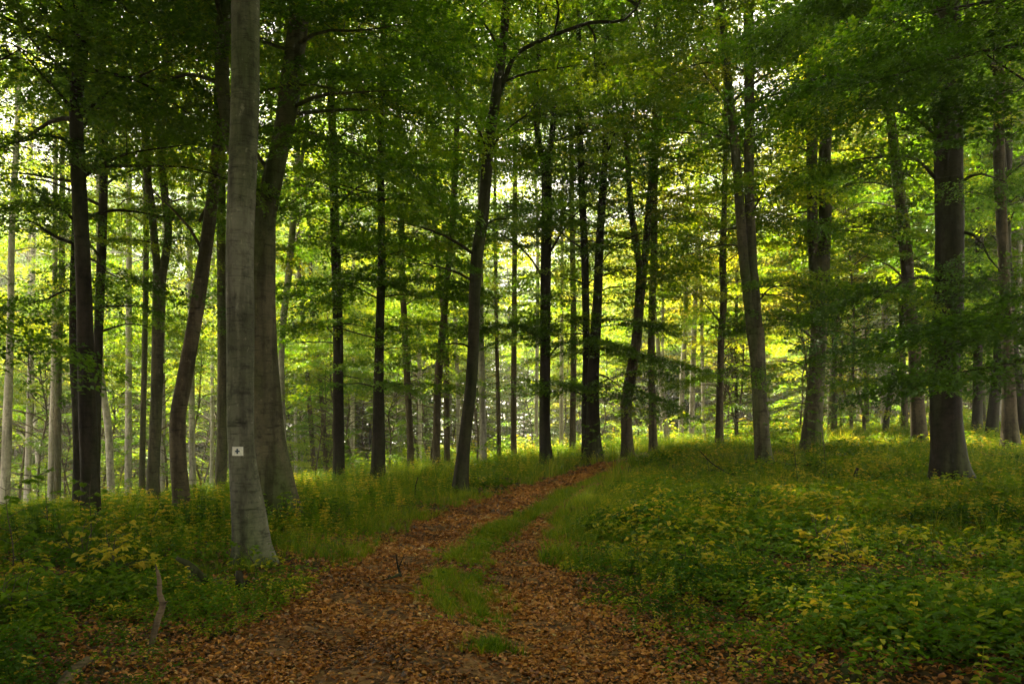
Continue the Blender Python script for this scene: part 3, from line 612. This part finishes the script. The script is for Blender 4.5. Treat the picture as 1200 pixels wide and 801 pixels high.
def place(protos, used, k, x, y, s, rz, label, group):
    i = k % len(protos); o = protos[i] if i not in used else copy_tree(protos[i]); used.add(i)
    o.location = (x, y, tz(x, y)); o.scale = (s, s, s * 1.0); o.rotation_euler = (0, 0, rz); tag(o, label, "tree", group)
    if y > 30 and "outside" not in label: STAND.append((o, label.split(" of ")[0].split(" lost")[0].split(" filling")[0]))
    return o
g = np.random.default_rng(21)
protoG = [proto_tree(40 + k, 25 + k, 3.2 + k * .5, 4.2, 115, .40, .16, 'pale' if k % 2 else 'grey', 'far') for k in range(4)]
protoY = [proto_tree(50 + k, 16 + k, 2.5, 3.6, 80, .68, .14, 'grey', 'far') for k in range(3)]
used = set(); usedY = set(); kk = 0; pts = []
for tries in range(4000):
    if kk >= 120: break
    D = g.uniform(38, 100); px = g.uniform(-120, 1320); x = (px - CX) * D / FX
    if 780 < px < 830: continue
    if D < 72 + 4 * math.sin(px * .013) and (px < 960 or D > 52): continue
    if any((x - a) ** 2 + (D - b) ** 2 < 2.4 ** 2 for a, b in pts): continue
    pts.append((x, D)); yellow = (620 < px < 980 and g.uniform() < .6) or g.uniform() < .08
    if yellow: place(protoY, usedY, kk, x, D, g.uniform(.85, 1.2), g.uniform(0, 6.3), "yellow green tree of the distant stand behind the traced trunks", "yellow green trees of the distant stand")
    else: place(protoG, used, kk, x, D, g.uniform(.85, 1.2), g.uniform(0, 6.3), "pale slim beech lost among others in the distant green stand", "pale beeches of the distant stand")
    kk += 1
# understorey: young leafy trees filling the middle heights
protoS = [proto_tree(60 + k, 7 + 2.2 * k, .7, 2.6, 38 + 8 * k, .37 + .05 * k, .05 + .01 * k, 'brown', 'far', 'young_beech') for k in range(4)]
usedS = set(); kk = 0
for tries in range(3000):
    if kk >= 140: break
    D = g.uniform(34, 76); px = g.uniform(-20, 1230); x = (px - CX) * D / FX
    if (560 < px < 840 and D < 46) or 775 < px < 835: continue
    if any((x - a) ** 2 + (D - b) ** 2 < 1.6 ** 2 for a, b in pts): continue
    pts.append((x, D))
    place(protoS, usedS, kk, x, D, g.uniform(.6, 1.1), g.uniform(0, 6.3), "young leafy beech filling the gap between distant trunks", "young beeches under the distant stand"); kk += 1
# unseen beeches to the sides and behind, added to shade the foreground
protoN = [proto_tree(70 + k, 21 + k, 7.5, 6.5, 95, .3, .24, 'grey', 'huge') for k in range(2)]
usedN = set(); usedB = set()
protoB = [proto_tree(80 + k, 19 + k, 1.6, 4.2, 80, .3, .2, 'dark', 'huge') for k in range(2)]
for k, (x, y) in enumerate([(-4.5, -3), (4, -4), (9, 3), (-9, 2), (0, -9), (-14, -2), (14, -1), (-15, 8), (17, 8), (7, -11), (-8, -11), (20, 16), (-20, 16), (-22, 4), (-15, -8), (-26, 12)]):
    place(protoN, usedN, k, x, y, 1, k * 1.3, "tall beech outside the picture added to shade the foreground", "beeches around the viewpoint")
for k in range(34):        # unseen low-branched trees, added to keep open sky off the foreground
    a = R(g.uniform(28, 332)) ; rr = g.uniform(9, 27); x, y = rr * math.sin(a), rr * math.cos(a)
    if y > 1.0 and abs(x) < .85 * y + 4: continue
    place(protoB, usedB, k, x, y, g.uniform(.9, 1.1), k * 1.7, "tall beech outside the picture added to shade the foreground", "beeches around the viewpoint")
label_stand()
for pr, us in ((protoG, used), (protoY, usedY), (protoS, usedS), (protoN, usedN), (protoB, usedB)):
    for i, o in enumerate(pr):
        if i not in us:
            for ch in list(o.children): bpy.data.objects.remove(ch)
            bpy.data.objects.remove(o)

# far woodland mass closing the view
g = np.random.default_rng(5); cr = Crown(g, .48, .15); tb = Tubes()
for k in range(230):
    D = g.uniform(98, 124); x = g.uniform(-.85, .85) * D; z = tz(x, D); H = g.uniform(19, 30)
    tb.add(np.array([[x, D, z - .5], [x + g.normal(0, .3), D, z + H * .5], [x + g.normal(0, .5), D, z + H]]), np.array([.2, .15, .05]), 6, cap=False)
    for j in range(135):
        h = g.uniform(0, 1) ** 1.25 * H + .3; a = g.uniform(0, 6.3); rr = g.uniform(0, 3.4) * (1 - .6 * (h / H) ** 2)
        cr.spray(np.array([x + rr * math.cos(a), D + rr * math.sin(a), z + h]), [math.cos(a), math.sin(a), .1], g.uniform(1.5, 2.4), 'huge')
Vt = np.concatenate(tb.V); Q = np.concatenate(cr.Q); nq = len(Q) // 4
Ft = np.concatenate(tb.F)
me = raw_mesh("distant_woodland", np.vstack([Q, Vt]), [np.arange(nq * 4).reshape(nq, 4), Ft + len(Q)], [M_LEAF, BARK['pale']],
              mi=np.r_[np.zeros(nq), np.ones(len(Ft))], smooth=False, hue=np.r_[np.concatenate(cr.H), np.zeros(len(Ft))])
tag(link(bpy.data.objects.new("distant_woodland", me)), "light green mass of far woodland seen between the trunks", "woodland", kind='stuff')

# ------------------------------------------------------------------ ground plants, grass, litter
g = np.random.default_rng(11)
def leaf2(base, dirv, up, L, Wd, curl=0.0):
    """two folded half leaves each: (n,2,4,3)"""
    side = np.cross(dirv, up); side /= np.linalg.norm(side, axis=1)[:, None] + 1e-9; nrm = np.cross(side, dirv)
    L = np.asarray(L)[:, None]; Wd = np.asarray(Wd)[:, None]
    tip = base + dirv * L - nrm * L * (.12 + curl)
    a = base + dirv * L * .28 + nrm * L * .05; b = base + dirv * L * .7
    h = []
    for s in (1, -1):
        h.append(np.stack([base, a + s * side * Wd * .5 + nrm * Wd * .14, b + s * side * Wd * .4 + nrm * Wd * .1 - nrm * L * curl * .4, tip], 1))
    return np.stack(h, 1)
def herb_proto(kind, g):
    Q = []; J = []
    def stem(p0, p1, w=.004):
        s = np.array([w, 0, 0]); Q.append(np.array([[p0 - s, p0 + s, p1 + s * .6, p1 - s * .6]])); J.append([-.12])
    if kind == 0:      # low rosette of broad leaves
        n = g.integers(6, 11); a = g.uniform(0, 6.3, n); r = g.uniform(.02, .13, n); h = g.uniform(.04, .17, n)
        B = np.c_[r * np.cos(a), r * np.sin(a), h]; D = np.c_[np.cos(a), np.sin(a), g.uniform(-.2, .35, n)]
        L = g.uniform(.045, .085, n)
    elif kind == 1:    # upright stem with leaf pairs
        H = g.uniform(.25, .5); m = 7; B = []; D = []; L = []
        lx, ly = g.normal(0, .18, 2)
        for k in range(m):
            h = H * (k + 1) / m
            for s in (0, np.pi):
                a = k * 1.57 + s + g.normal(0, .3); B.append([lx * h, ly * h, h]); D.append([math.cos(a), math.sin(a), g.uniform(-.25, .3)]); L.append(g.uniform(.05, .09) * (1.1 - .4 * k / m))
        B = np.array(B); D = np.array(D); L = np.array(L); stem(np.zeros(3), np.array([lx * H, ly * H, H]))
    elif kind == 2:    # bramble-like bushy mound
        n = 26; a = g.uniform(0, 6.3, n); r = .24 * np.sqrt(g.uniform(0, 1, n)); h = .08 + g.uniform(.4, 1, n) * .28 * (1 - (r / .3) ** 2)
        B = np.c_[r * np.cos(a), r * np.sin(a), h]; aa = a + g.normal(0, .8, n); D = np.c_[np.cos(aa), np.sin(aa), g.uniform(-.35, .3, n)]; L = g.uniform(.04, .08, n)
    elif kind == 4:    # fern: arching fronds with leaflets
        B = []; D = []; L = []
        for f in range(7):
            a = f * .9 + g.normal(0, .15); Lf = g.uniform(.32, .5)
            for q_ in range(11):
                t = (q_ + 1) / 11; r = Lf * t; h = Lf * (1.1 * t - .95 * t * t) + .03
                for s_ in (1, -1):
                    B.append([r * math.cos(a), r * math.sin(a), h]); D.append([math.cos(a + s_ * 1.25), math.sin(a + s_ * 1.25), -.15]); L.append(.11 * (1.05 - t) ** .7 * min(1, t * 4))
        B = np.array(B); D = np.array(D); L = np.array(L) * .9
    else:              # tiny seedlings
        n = 8; B = np.c_[g.normal(0, .09, n), g.normal(0, .09, n), g.uniform(.02, .08, n)]; a = g.uniform(0, 6.3, n); D = np.c_[np.cos(a), np.sin(a), g.uniform(-.1, .3, n)]; L = g.uniform(.03, .055, n)
    D /= np.linalg.norm(D, axis=1)[:, None]; n = len(B); up = np.c_[g.normal(0, .25, n), g.normal(0, .25, n), np.ones(n)]
    q = leaf2(B, D, up, L, L * (.3 if kind == 4 else .72), .08); Q.append(q.reshape(-1, 4, 3)); J.append(np.repeat(g.normal(0, .05, n), 2))
    return np.concatenate(Q), np.concatenate(J)
def grass_proto(g, n=18, H=.2, spread=.06):
    a = g.uniform(0, 6.3, n); r = g.uniform(0, spread, n); B = np.c_[r * np.cos(a), r * np.sin(a), np.zeros(n)]
    d = np.c_[np.cos(a), np.sin(a)] * g.uniform(.15, .9, n)[:, None]; h = H * g.uniform(.5, 1.15, n); w = g.uniform(.0026, .0055, n)[:, None] * np.c_[-np.sin(a), np.cos(a), np.zeros(n)]
    qs = []; prev = B; pw = w
    for k in range(1, 4):
        t = k / 3; p = B + np.c_[d * (h * t * t)[:, None], h * (t - .35 * t * t * np.hypot(d[:, 0], d[:, 1]))]; nw = w * (1 - t * .85)
        qs.append(np.stack([prev - pw, prev + pw, p + nw, p - nw], 1)); prev = p; pw = nw
    return np.concatenate(qs), np.tile(g.normal(0, .13, n), 3)
HERB = [[herb_proto(k, g) for _ in range(6)] for k in range(5)]; GRASS = [grass_proto(g) for _ in range(8)]; TALL = [grass_proto(g, 22, .42, .09) for _ in range(5)]
def scatter(items, name, m, label, cat, origin=(0, 0, 0), kind='stuff'):
    """items: list of (proto, x, y, z, scale, rot, hue)"""
    Qs = []; Hs = []
    from collections import defaultdict
    by = defaultdict(list)
    for it in items: by[id(it[0][0])].append(it)
    for its in by.values():
        q, j = its[0][0]; A = np.array([i[1:] for i in its])
        c, s = np.cos(A[:, 4]), np.sin(A[:, 4]); k = len(A)
        x = q[None, :, :, 0] * c[:, None, None] - q[None, :, :, 1] * s[:, None, None]; y = q[None, :, :, 0] * s[:, None, None] + q[None, :, :, 1] * c[:, None, None]
        z = np.broadcast_to(q[None, :, :, 2], x.shape); P = np.stack([x, y, z], -1) * A[:, 3][:, None, None, None] + A[:, None, None, :3]
        Qs.append(P.reshape(-1, 4, 3)); Hs.append((A[:, 5][:, None] + j[None]).ravel())
    Q = np.concatenate(Qs) - np.asarray(origin); H = np.clip(np.concatenate(Hs) + np.random.default_rng(1).normal(0, .02, len(Q)), 0, 1)
    o = link(bpy.data.objects.new(name, quads_mesh(name, Q, H, m))); o.location = origin
    return tag(o, label, cat, kind=kind)
def cand(n, y0, y1, wid=.74):
    y = g.uniform(y0 ** 2, y1 ** 2, n) ** .5; x = g.uniform(-wid, wid, n) * (y + 1.5); return x, y
herbs = []; grass = []
for y0, y1, n, sc_ in ((3.2, 8, 11500, .74), (8, 14, 10500, 1.0), (14, 24, 13000, 1.0), (24, 44, 17000, 1.2), (44, 90, 9000, 2.8)):
    x, y = cand(n, y0, y1); pd = path_d(x, y); z = terrain(x, y) + micro(x, y); wv = wav(x, y, .55, 4); wv2 = wav(x, y, 1.7, 9); wy = wav(x, y, .8, 2.2)
    for i in range(n):
        if pd[i] < 1.08 and y[i] < 29: continue
        left = x[i] < path_c(y[i]); near_bare = (y[i] < 5.1 + .5 * wv2[i]) and x[i] > .6
        if near_bare and g.uniform() < .7: continue
        if y[i] < 6.5 and not left and g.uniform() < .35: continue
        if pd[i] < 1.35 and g.uniform() < (.2 if left else .5): continue
        if pd[i] < 1.9 and not (left and y[i] < 9) and g.uniform() < .45: continue
        if y[i] < 11 and (wv[i] < -.45 or wv2[i] < -.6) and g.uniform() < .7: continue
        if math.hypot(x[i] + 2.95, y[i] - 8.8) < 1.0 and g.uniform() < .8: continue
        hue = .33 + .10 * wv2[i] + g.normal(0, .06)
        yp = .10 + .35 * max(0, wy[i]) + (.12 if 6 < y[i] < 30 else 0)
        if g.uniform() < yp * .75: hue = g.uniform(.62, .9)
        if y[i] > 11: hue += .11  # yellower plants farther off; the lift also stands in for light there
        r = g.uniform(); tall = 1.0
        if left and y[i] > 9 and r < .3: kd = 1; tall = .85
        elif r < .35: kd = 2
        elif r < .6: kd = 1; tall = .8
        elif r < .85: kd = 0
        else: kd = 3
        if g.uniform() < .018 and y[i] > 6.5: kd = 4; hue = g.uniform(.38, .5)
        if wav(x[i], y[i], .7, 8) > (.25 if y[i] < 12 else .5) and hue < .6: hue = g.uniform(.02, .22)
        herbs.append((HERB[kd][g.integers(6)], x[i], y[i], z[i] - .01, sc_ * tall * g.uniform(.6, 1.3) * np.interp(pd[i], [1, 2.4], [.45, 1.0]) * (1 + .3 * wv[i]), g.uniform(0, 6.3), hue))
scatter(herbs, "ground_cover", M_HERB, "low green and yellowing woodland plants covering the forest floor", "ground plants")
for y0, y1, n, sc_ in ((3.5, 9, 5500, 1.), (9, 13, 9000, .95), (13, 20, 13000, 1.15), (20, 40, 14000, 1.8)):
    x, y = cand(n, y0, y1); pd = path_d(x, y); z = terrain(x, y) + micro(x, y); wv = wav(x, y, .9, 6)
    for i in range(n):
        verge = x[i] < path_c(y[i]) and 8.6 < y[i] < 22 and pd[i] < 2.6
        if verge and wv[i] < -.25 + g.normal(0, .2): continue
        if pd[i] < (.93 if verge else 1.0) or (not verge and wv[i] < (.1 if pd[i] > 2 else -.3)): continue
        if y[i] < 6.5 and x[i] > 0: continue
        if not verge and y[i] < 11 and (wv[i] < .45 or x[i] < -2): continue
        grass.append(((TALL if g.uniform() < .15 and y[i] > 8 else GRASS)[g.integers(5)], x[i], y[i], z[i] - .01, sc_ * g.uniform(.45, 1.25) * (.75 if verge else 1), g.uniform(0, 6.3), .43 + .06 * wv[i] + (.10 if y[i] > 10 else 0) + g.normal(0, .08)))  # farther grass raised in hue to suggest a lit middle ground
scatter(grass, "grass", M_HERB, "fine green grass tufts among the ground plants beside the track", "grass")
strip = []
n = 5200; y = g.uniform(5.6, 24, n); off = g.normal(0, 1, n); x = strip_c(y) + off * np.interp(y, [5, 6.5, 8, 10, 14, 20, 24], [.06, .12, .20, .15, .12, .09, .07]) + .10 * wav(off, y, 2.6, 3); z = path_z(x, y)
for i in range(n):
    gap = wav(x[i], y[i], 1.6, 3); f = np.interp(y[i], [5.6, 6.3, 7.0, 16, 24], [0, .15, 1, 1, .5])
    if g.uniform() > f or gap < -.3 + .3 * g.normal(): continue
    strip.append((GRASS[g.integers(8)], x[i], y[i], z[i] - .01, g.uniform(.4, .7) * (1.2 if y[i] > 12 else 1), g.uniform(0, 6.3), .52 + g.normal(0, .08)))
for _ in range(260):
    yy = g.uniform(6.3, 20); xx = strip_c(yy) + g.normal(0, .22); strip.append((HERB[g.choice([0, 3])][g.integers(6)], xx, yy, float(path_z(np.array([xx]), np.array([yy]))[0]) - .01, g.uniform(.5, .8), g.uniform(0, 6.3), g.uniform(.2, .6)))
scatter(strip, "grass", M_HERB, "grassy strip growing between the two ruts of the track", "grass strip")
tuft = [(GRASS[g.integers(8)], -.12 + g.normal(0, .09), 5.75 + g.normal(0, .07), 0, g.uniform(.5, .75), g.uniform(0, 6.3), .33 + g.normal(0, .05)) for _ in range(46)]
tuft = [(a, x, y, float(path_z(np.array([x]), np.array([y]))[0]) - .01, s_, r, h) for a, x, y, z_, s_, r, h in tuft]
scatter(tuft, "grass_tuft", M_HERB, "round grass tuft alone on the track at the bottom of the picture", "grass tuft", (-.12, 5.75, tz(-.12, 5.75)), kind=None)
# fallen leaves
def litter_protos(g):
    out = []
    for _ in range(14):
        a = g.uniform(0, 6.3); D = np.array([[math.cos(a), math.sin(a), g.normal(0, .2)]]); D /= np.linalg.norm(D); up = np.array([[g.normal(0, .35), g.normal(0, .35), 1.]])
        L = np.array([g.uniform(.045, .08)]); q = leaf2(np.array([[0, 0, .012]]), D, up, L, L * g.uniform(.5, .75), g.uniform(-.25, .35)); out.append((q.reshape(-1, 4, 3), np.zeros(2)))
    return out
LP = litter_protos(g); lit = []
for y0, y1, n, sc_ in ((3.2, 7, 38000, .6), (7, 12, 28000, .72), (12, 20, 20000, 1.1), (20, 29, 8000, 1.6)):
    y = g.uniform(y0, y1, n); x = path_c(y) + g.normal(0, .62, n) * path_hw(y); z = path_z(x, y); pd = np.abs(x - path_c(y)) / path_hw(y); zt = terrain(x, y) + micro(x, y)
    wv = wav(x, y, 2.3, 5)
    for i in range(n):
        if pd[i] < .85 and wv[i] < (-.05 if x[i] < path_c(y[i]) - .15 else -.3) and g.uniform() < .86: continue
        zz = z[i] if pd[i] < .95 else zt[i] + .01
        lit.append((LP[g.integers(14)], x[i], y[i], zz + g.uniform(-.004, .012), sc_ * g.uniform(.7, 1.2), g.uniform(0, 6.3), np.clip(.44 + .2 * wav(x[i], y[i], 1.1, 7) + g.normal(0, .2), 0, 1)))
for y0, y1, n, sc_ in ((3.2, 8, 34000, .68), (8, 14, 22000, .95), (14, 24, 14000, 1.4)):
    x, y = cand(n, y0, y1, .72); z = terrain(x, y) + micro(x, y); pd = path_d(x, y)
    for i in range(n):
        if pd[i] < 1: continue
        lit.append((LP[g.integers(14)], x[i], y[i], z[i] + g.uniform(-.004, .02), sc_ * g.uniform(.7, 1.2), g.uniform(0, 6.3), np.clip(.38 + g.normal(0, .22), 0, 1)))
scatter(lit, "leaf_litter", M_LITTER, "orange brown fallen beech leaves strewn over track and forest floor", "fallen leaves")

# ------------------------------------------------------------------ saplings that stand out
def sapling(px, py, D, H, hue, label, seed, spread=.35, leaves=60, name="sapling", lsize=.075, stems=1):
    g = np.random.default_rng(seed); x = (px - CX) * D / FX; z = tz(x, D); tb = Tubes(); Q = []; Hs = []
    for s in range(stems):
        lx, ly = g.normal(0, .12 + .12 * (stems > 1), 2); hh = H * g.uniform(.8, 1.05) if stems > 1 else H
        t = np.linspace(0, 1, 9); P = np.c_[lx * hh * t + .03 * np.sin(t * 5 + s), ly * hh * t + .02 * np.sin(t * 7), hh * t - .05]; tb.add(P, np.linspace(.009, .002, 9), 5, cap=False)
        nb = max(4, int(leaves / stems / 7))
        for k in range(nb):
            u = .3 + .7 * (k + .5) / nb; i = int(u * 8); p = P[i]; a = k * 2.4 + g.uniform(0, 1); L = spread * (1.15 - .5 * u) * g.uniform(.7, 1.2)
            q = p + np.array([math.cos(a) * L, math.sin(a) * L, L * g.uniform(.1, .5)]); tb.add(np.array([p, (p + q) / 2 + [0, 0, .02], q]), np.array([.004, .003, .0015]), 4, cap=False)
            m = 7; tt = g.uniform(.25, 1.05, m)[:, None]; B = p + (q - p) * tt; aa = a + g.choice([-1, 1], m) * g.uniform(.3, 1.2, m)
            D_ = np.c_[np.cos(aa), np.sin(aa), g.normal(-.1, .2, m)]; D_ /= np.linalg.norm(D_, axis=1)[:, None]; up = np.c_[g.normal(0, .25, m), g.normal(0, .25, m), np.ones(m)]
            Ls = lsize * g.uniform(.7, 1.2, m); Q.append(leaf2(B, D_, up, Ls, Ls * .68, .06).reshape(-1, 4, 3)); Hs.append(np.repeat(hue + g.normal(0, .05, m), 2))
    o = empty(name, (x, D, z)); tag(o, label, name.replace('_', ' '))
    link(bpy.data.objects.new("stem", tb.mesh("stem", BARK['brown'])), o); link(bpy.data.objects.new("foliage", quads_mesh("foliage", np.concatenate(Q), np.clip(np.concatenate(Hs), 0, 1), M_HERB)), o)
sapling(182, 0, 10.5, 1.25, .34, "broad-leaved green sapling rising against the dark kinked trunk", 1, .4, 70, lsize=.1) if False else None
sapling(100, 0, 9.8, 1.1, .38, "green sapling with broad leaves in front of the dark kinked trunk", 1, .33, 60, lsize=.1)
sapling(12, 0, 8.5, 1.15, .33, "large-leaved sapling at the left edge before the pale trunks", 2, .4, 70, lsize=.11)
sapling(50, 0, 11, 1.25, .36, "thin curved sapling between left edge and dark kinked trunk", 3, .25, 42)
sapling(140, 0, 8.2, .62, .86, "yellow-leaved seedling bush in the left foreground", 4, .35, 90, name="yellow_shrub", stems=4)
sapling(95, 0, 9.0, .7, .84, "yellow shrub at the foot of the dark kinked trunk", 5, .35, 70, name="yellow_shrub", stems=3)
sapling(165, 0, 10.6, .6, .8, "yellowish sapling between curved trunk and dark kinked trunk", 6, .3, 60, stems=2)
sapling(345, 0, 12.4, .75, .38, "green sapling touching the right foot of the massive forked beech", 7, .28, 50)
sapling(300, 0, 8.9, .42, .4, "small green seedling at the foot of the marked beech", 8, .2, 40)
sapling(232, 0, 14, .8, .45, "light green sapling beside the curved dark trunk", 9, .3, 50)
sapling(700, 0, 28, 1.6, .35, "leafy shoot at the foot of the thick trunk where the path ends", 10, .5, 80, lsize=.12)
sapling(960, 0, 9.2, .55, .85, "clump of yellow leaves on the right bank, larger one", 11, .3, 80, name="yellow_shrub", stems=4)
sapling(1000, 0, 8.4, .4, .84, "clump of yellow leaves on the right bank, lower right one", 12, .25, 50, name="yellow_shrub", stems=3)
sapling(775, 0, 11, .45, .82, "yellow seedlings halfway up the bank right of the track", 13, .35, 60, name="yellow_shrub", stems=4)
sapling(810, 0, 8.6, .4, .8, "yellow seedlings low on the bank right of the track", 14, .3, 60, name="yellow_shrub", stems=4)
sapling(935, 0, 19, 2.0, .2, "dark thin sapling left of the pressed-stem beech", 15, .7, 110, lsize=.1)
sapling(968, 0, 21, 2.2, .28, "leafy sapling right of the pressed-stem beech", 16, .6, 110, lsize=.1)
sapling(20, 0, 6.6, .5, .38, "leafy shrub in the lower left corner", 17, .3, 90, name="shrub", stems=4)
sapling(830, 0, 20, .9, .6, "yellow green sapling at the crest left of the twin-stemmed grey tree", 18, .4, 60)

# ------------------------------------------------------------------ deadwood
M_DEAD = bark_material("dead_wood", (.075, .055, .034), (.19, .145, .09), .25, 1.0)
def stick(name, label, pts, radii, m, cat, sides=10, twigs=()):
    P = np.array(pts, float); base = P[0].copy(); Q = catmull(np.c_[P, radii], .04); tb = Tubes(); tb.add(Q[:, :3], np.abs(Q[:, 3]), sides, rough=.13, seed=len(label))
    for tw in twigs:
        W = np.array(tw, float); tb.add(W[:, :3], W[:, 3], 6)
    o = link(bpy.data.objects.new(name, tb.mesh(name, m, base))); o.location = base; return tag(o, label, cat)
def G3(px, py, D, lift=0.0):
    x = (px - CX) * D / FX; return np.array([x, D, tz(x, D) + lift])
stick("dead_branch", "bare crooked pale dead branch sticking up in the left foreground",
      [P3(174, 772, 5.9), P3(180, 745, 5.95), P3(186, 722, 6.0), P3(191, 708, 6.0), P3(187, 695, 6.0), P3(187, 680, 6.0), P3(184, 667, 6.0)], [.010, .021, .022, .023, .019, .017, .010], M_DEAD, "branch",
      twigs=[[(*P3(190, 708, 6.0), .012), (*P3(197, 704, 5.95), .004)], [(*P3(187, 690, 6.0), .010), (*P3(181, 686, 5.97), .003)], [(*P3(184, 668, 6.0), .010), (*P3(182, 660, 6.0), .002)]])
stick("fallen_log", "short log end among leaves in the lower left corner", [G3(66, 0, 4.95, .0), G3(85, 0, 5.2, .03), G3(104, 0, 5.45, .04)], [.03, .035, .033], M_DEAD, "log")
stick("fallen_log", "dark broken log among plants left of the marked beech", [G3(208, 0, 8.3, .27), G3(222, 0, 8.2, .22), G3(236, 0, 8.1, .12), G3(250, 0, 8.0, .03)], [.022, .035, .04, .035], BARK['dark'], "log",
      twigs=[[(*G3(228, 0, 8.0, .2), .02), (*G3(215, 0, 7.8, .1), .015), (*G3(205, 0, 7.6, .02), .008)]])
stick("dead_stick", "dark broken stick lying across the left rut", [G3(488, 0, 8.35, .04), G3(505, 0, 8.4, .06), G3(524, 0, 8.5, .05)], [.02, .035, .025], BARK['dark'], "stick")
stick("dead_twig", "small forked dead twig at the left edge of the track", [G3(470, 0, 8.7, .02), G3(466, 0, 8.75, .14), G3(464, 0, 8.8, .26)], [.014, .01, .004], BARK['dark'], "twig",
      twigs=[[(*G3(467, 0, 8.75, .1), .007), (*G3(474, 0, 8.8, .25), .003)], [(*G3(469, 0, 8.7, .05), .02), (*G3(460, 0, 8.6, .03), .012), (*G3(452, 0, 8.5, .03), .005)]])
stick("dead_stump", "short dark snag standing on the right bank left of the largest trunk", [G3(1003, 0, 18, -.05), G3(1002, 0, 18, .2), G3(1005, 0, 18, .42)], [.055, .05, .03], BARK['dark'], "stump")
stick("tree_stump", "mossy broken stump in front of the marked beech", [G3(282, 0, 7.6, -.05), G3(281, 0, 7.6, .12), G3(280, 0, 7.6, .27)], [.05, .045, .03], BARK['dark'], "stump",
      twigs=[[(*G3(288, 0, 7.7, -.02), .03), (*G3(290, 0, 7.7, .16), .02)]])
stick("fallen_branch", "dark fallen branch lying right of the largest trunk", [G3(1145, 0, 18.5, .1), G3(1170, 0, 18.6, .14), G3(1200, 0, 18.8, .08)], [.05, .06, .04], BARK['dark'], "branch")
stick("fallen_branch", "thin dead branch lying at the foot of the twin-stemmed grey tree", [G3(820, 0, 19, .9), G3(838, 0, 19.5, .5), G3(868, 0, 20, .15), G3(905, 0, 20.5, .12), G3(960, 0, 21, .35)], [.008, .014, .02, .018, .008], BARK['dark'], "branch")
stick("dead_stick", "short upright dead stick on the verge left of the leaning dark trunk", [G3(488, 0, 19, -.02), G3(487, 0, 19, .25), G3(490, 0, 19, .5)], [.02, .016, .01], BARK['dark'], "stick")

# ------------------------------------------------------------------ trail marker painted on the trunk
def trail_marker():
    D = 9.6; c = P3(284.3, 528, D); h = .052; wd = .06; rad = 31 * D / FX / 2 * 1.08
    cxm = P3(282.5, 528, D)[0]; Vs = []; n = 10
    def patch(x0, x1, z0, z1, lift, name, m, parent):
        xs = np.linspace(x0, x1, n); rows = []
        for z in (z0, z1):
            rows.append([(x - c[0], -math.sqrt(max((rad + lift) ** 2 - (x - cxm) ** 2, 1e-4)) + (D + OFFY) - c[1], z - c[2]) for x in xs])
        V = np.array(rows[0] + rows[1]); V2 = V + np.array([0, .012, 0]); V = np.vstack([V, V2]); i = np.arange(n - 1)
        F = np.vstack([np.c_[i, i + 1, i + 1 + n, i + n], np.c_[i + 2 * n, i + 3 * n, i + 3 * n + 1, i + 2 * n + 1], np.c_[i + n, i + n + 1, i + 3 * n + 1, i + 3 * n], np.c_[i, i + 2 * n, i + 2 * n + 1, i + 1],
                       [[0, n, 3 * n, 2 * n]], [[n - 1, 3 * n - 1, 4 * n - 1, 2 * n - 1]]])
        o = bpy.data.objects.new(name, raw_mesh(name, V, [F], [m], smooth=False)); link(o, parent); return o
    OFFY = 0.0
    root = empty("trail_marker", tuple(c)); tag(root, "small white rectangle with a dark cross on the foremost grey beech", "trail marker")
    patch(c[0] - wd, c[0] + wd, c[2] - h, c[2] + h, .014, "white_field", plain("white_paint", (.72, .70, .60), .6, .25, 40), root)
    blue = plain("blue_paint", (.01, .03, .05), .5)
    patch(c[0] - .027, c[0] + .027, c[2] - .009, c[2] + .009, .018, "cross_bar", blue, root)
    patch(c[0] - .009, c[0] + .009, c[2] - .03, c[2] + .03, .0215, "cross_bar", blue, root)
trail_marker()
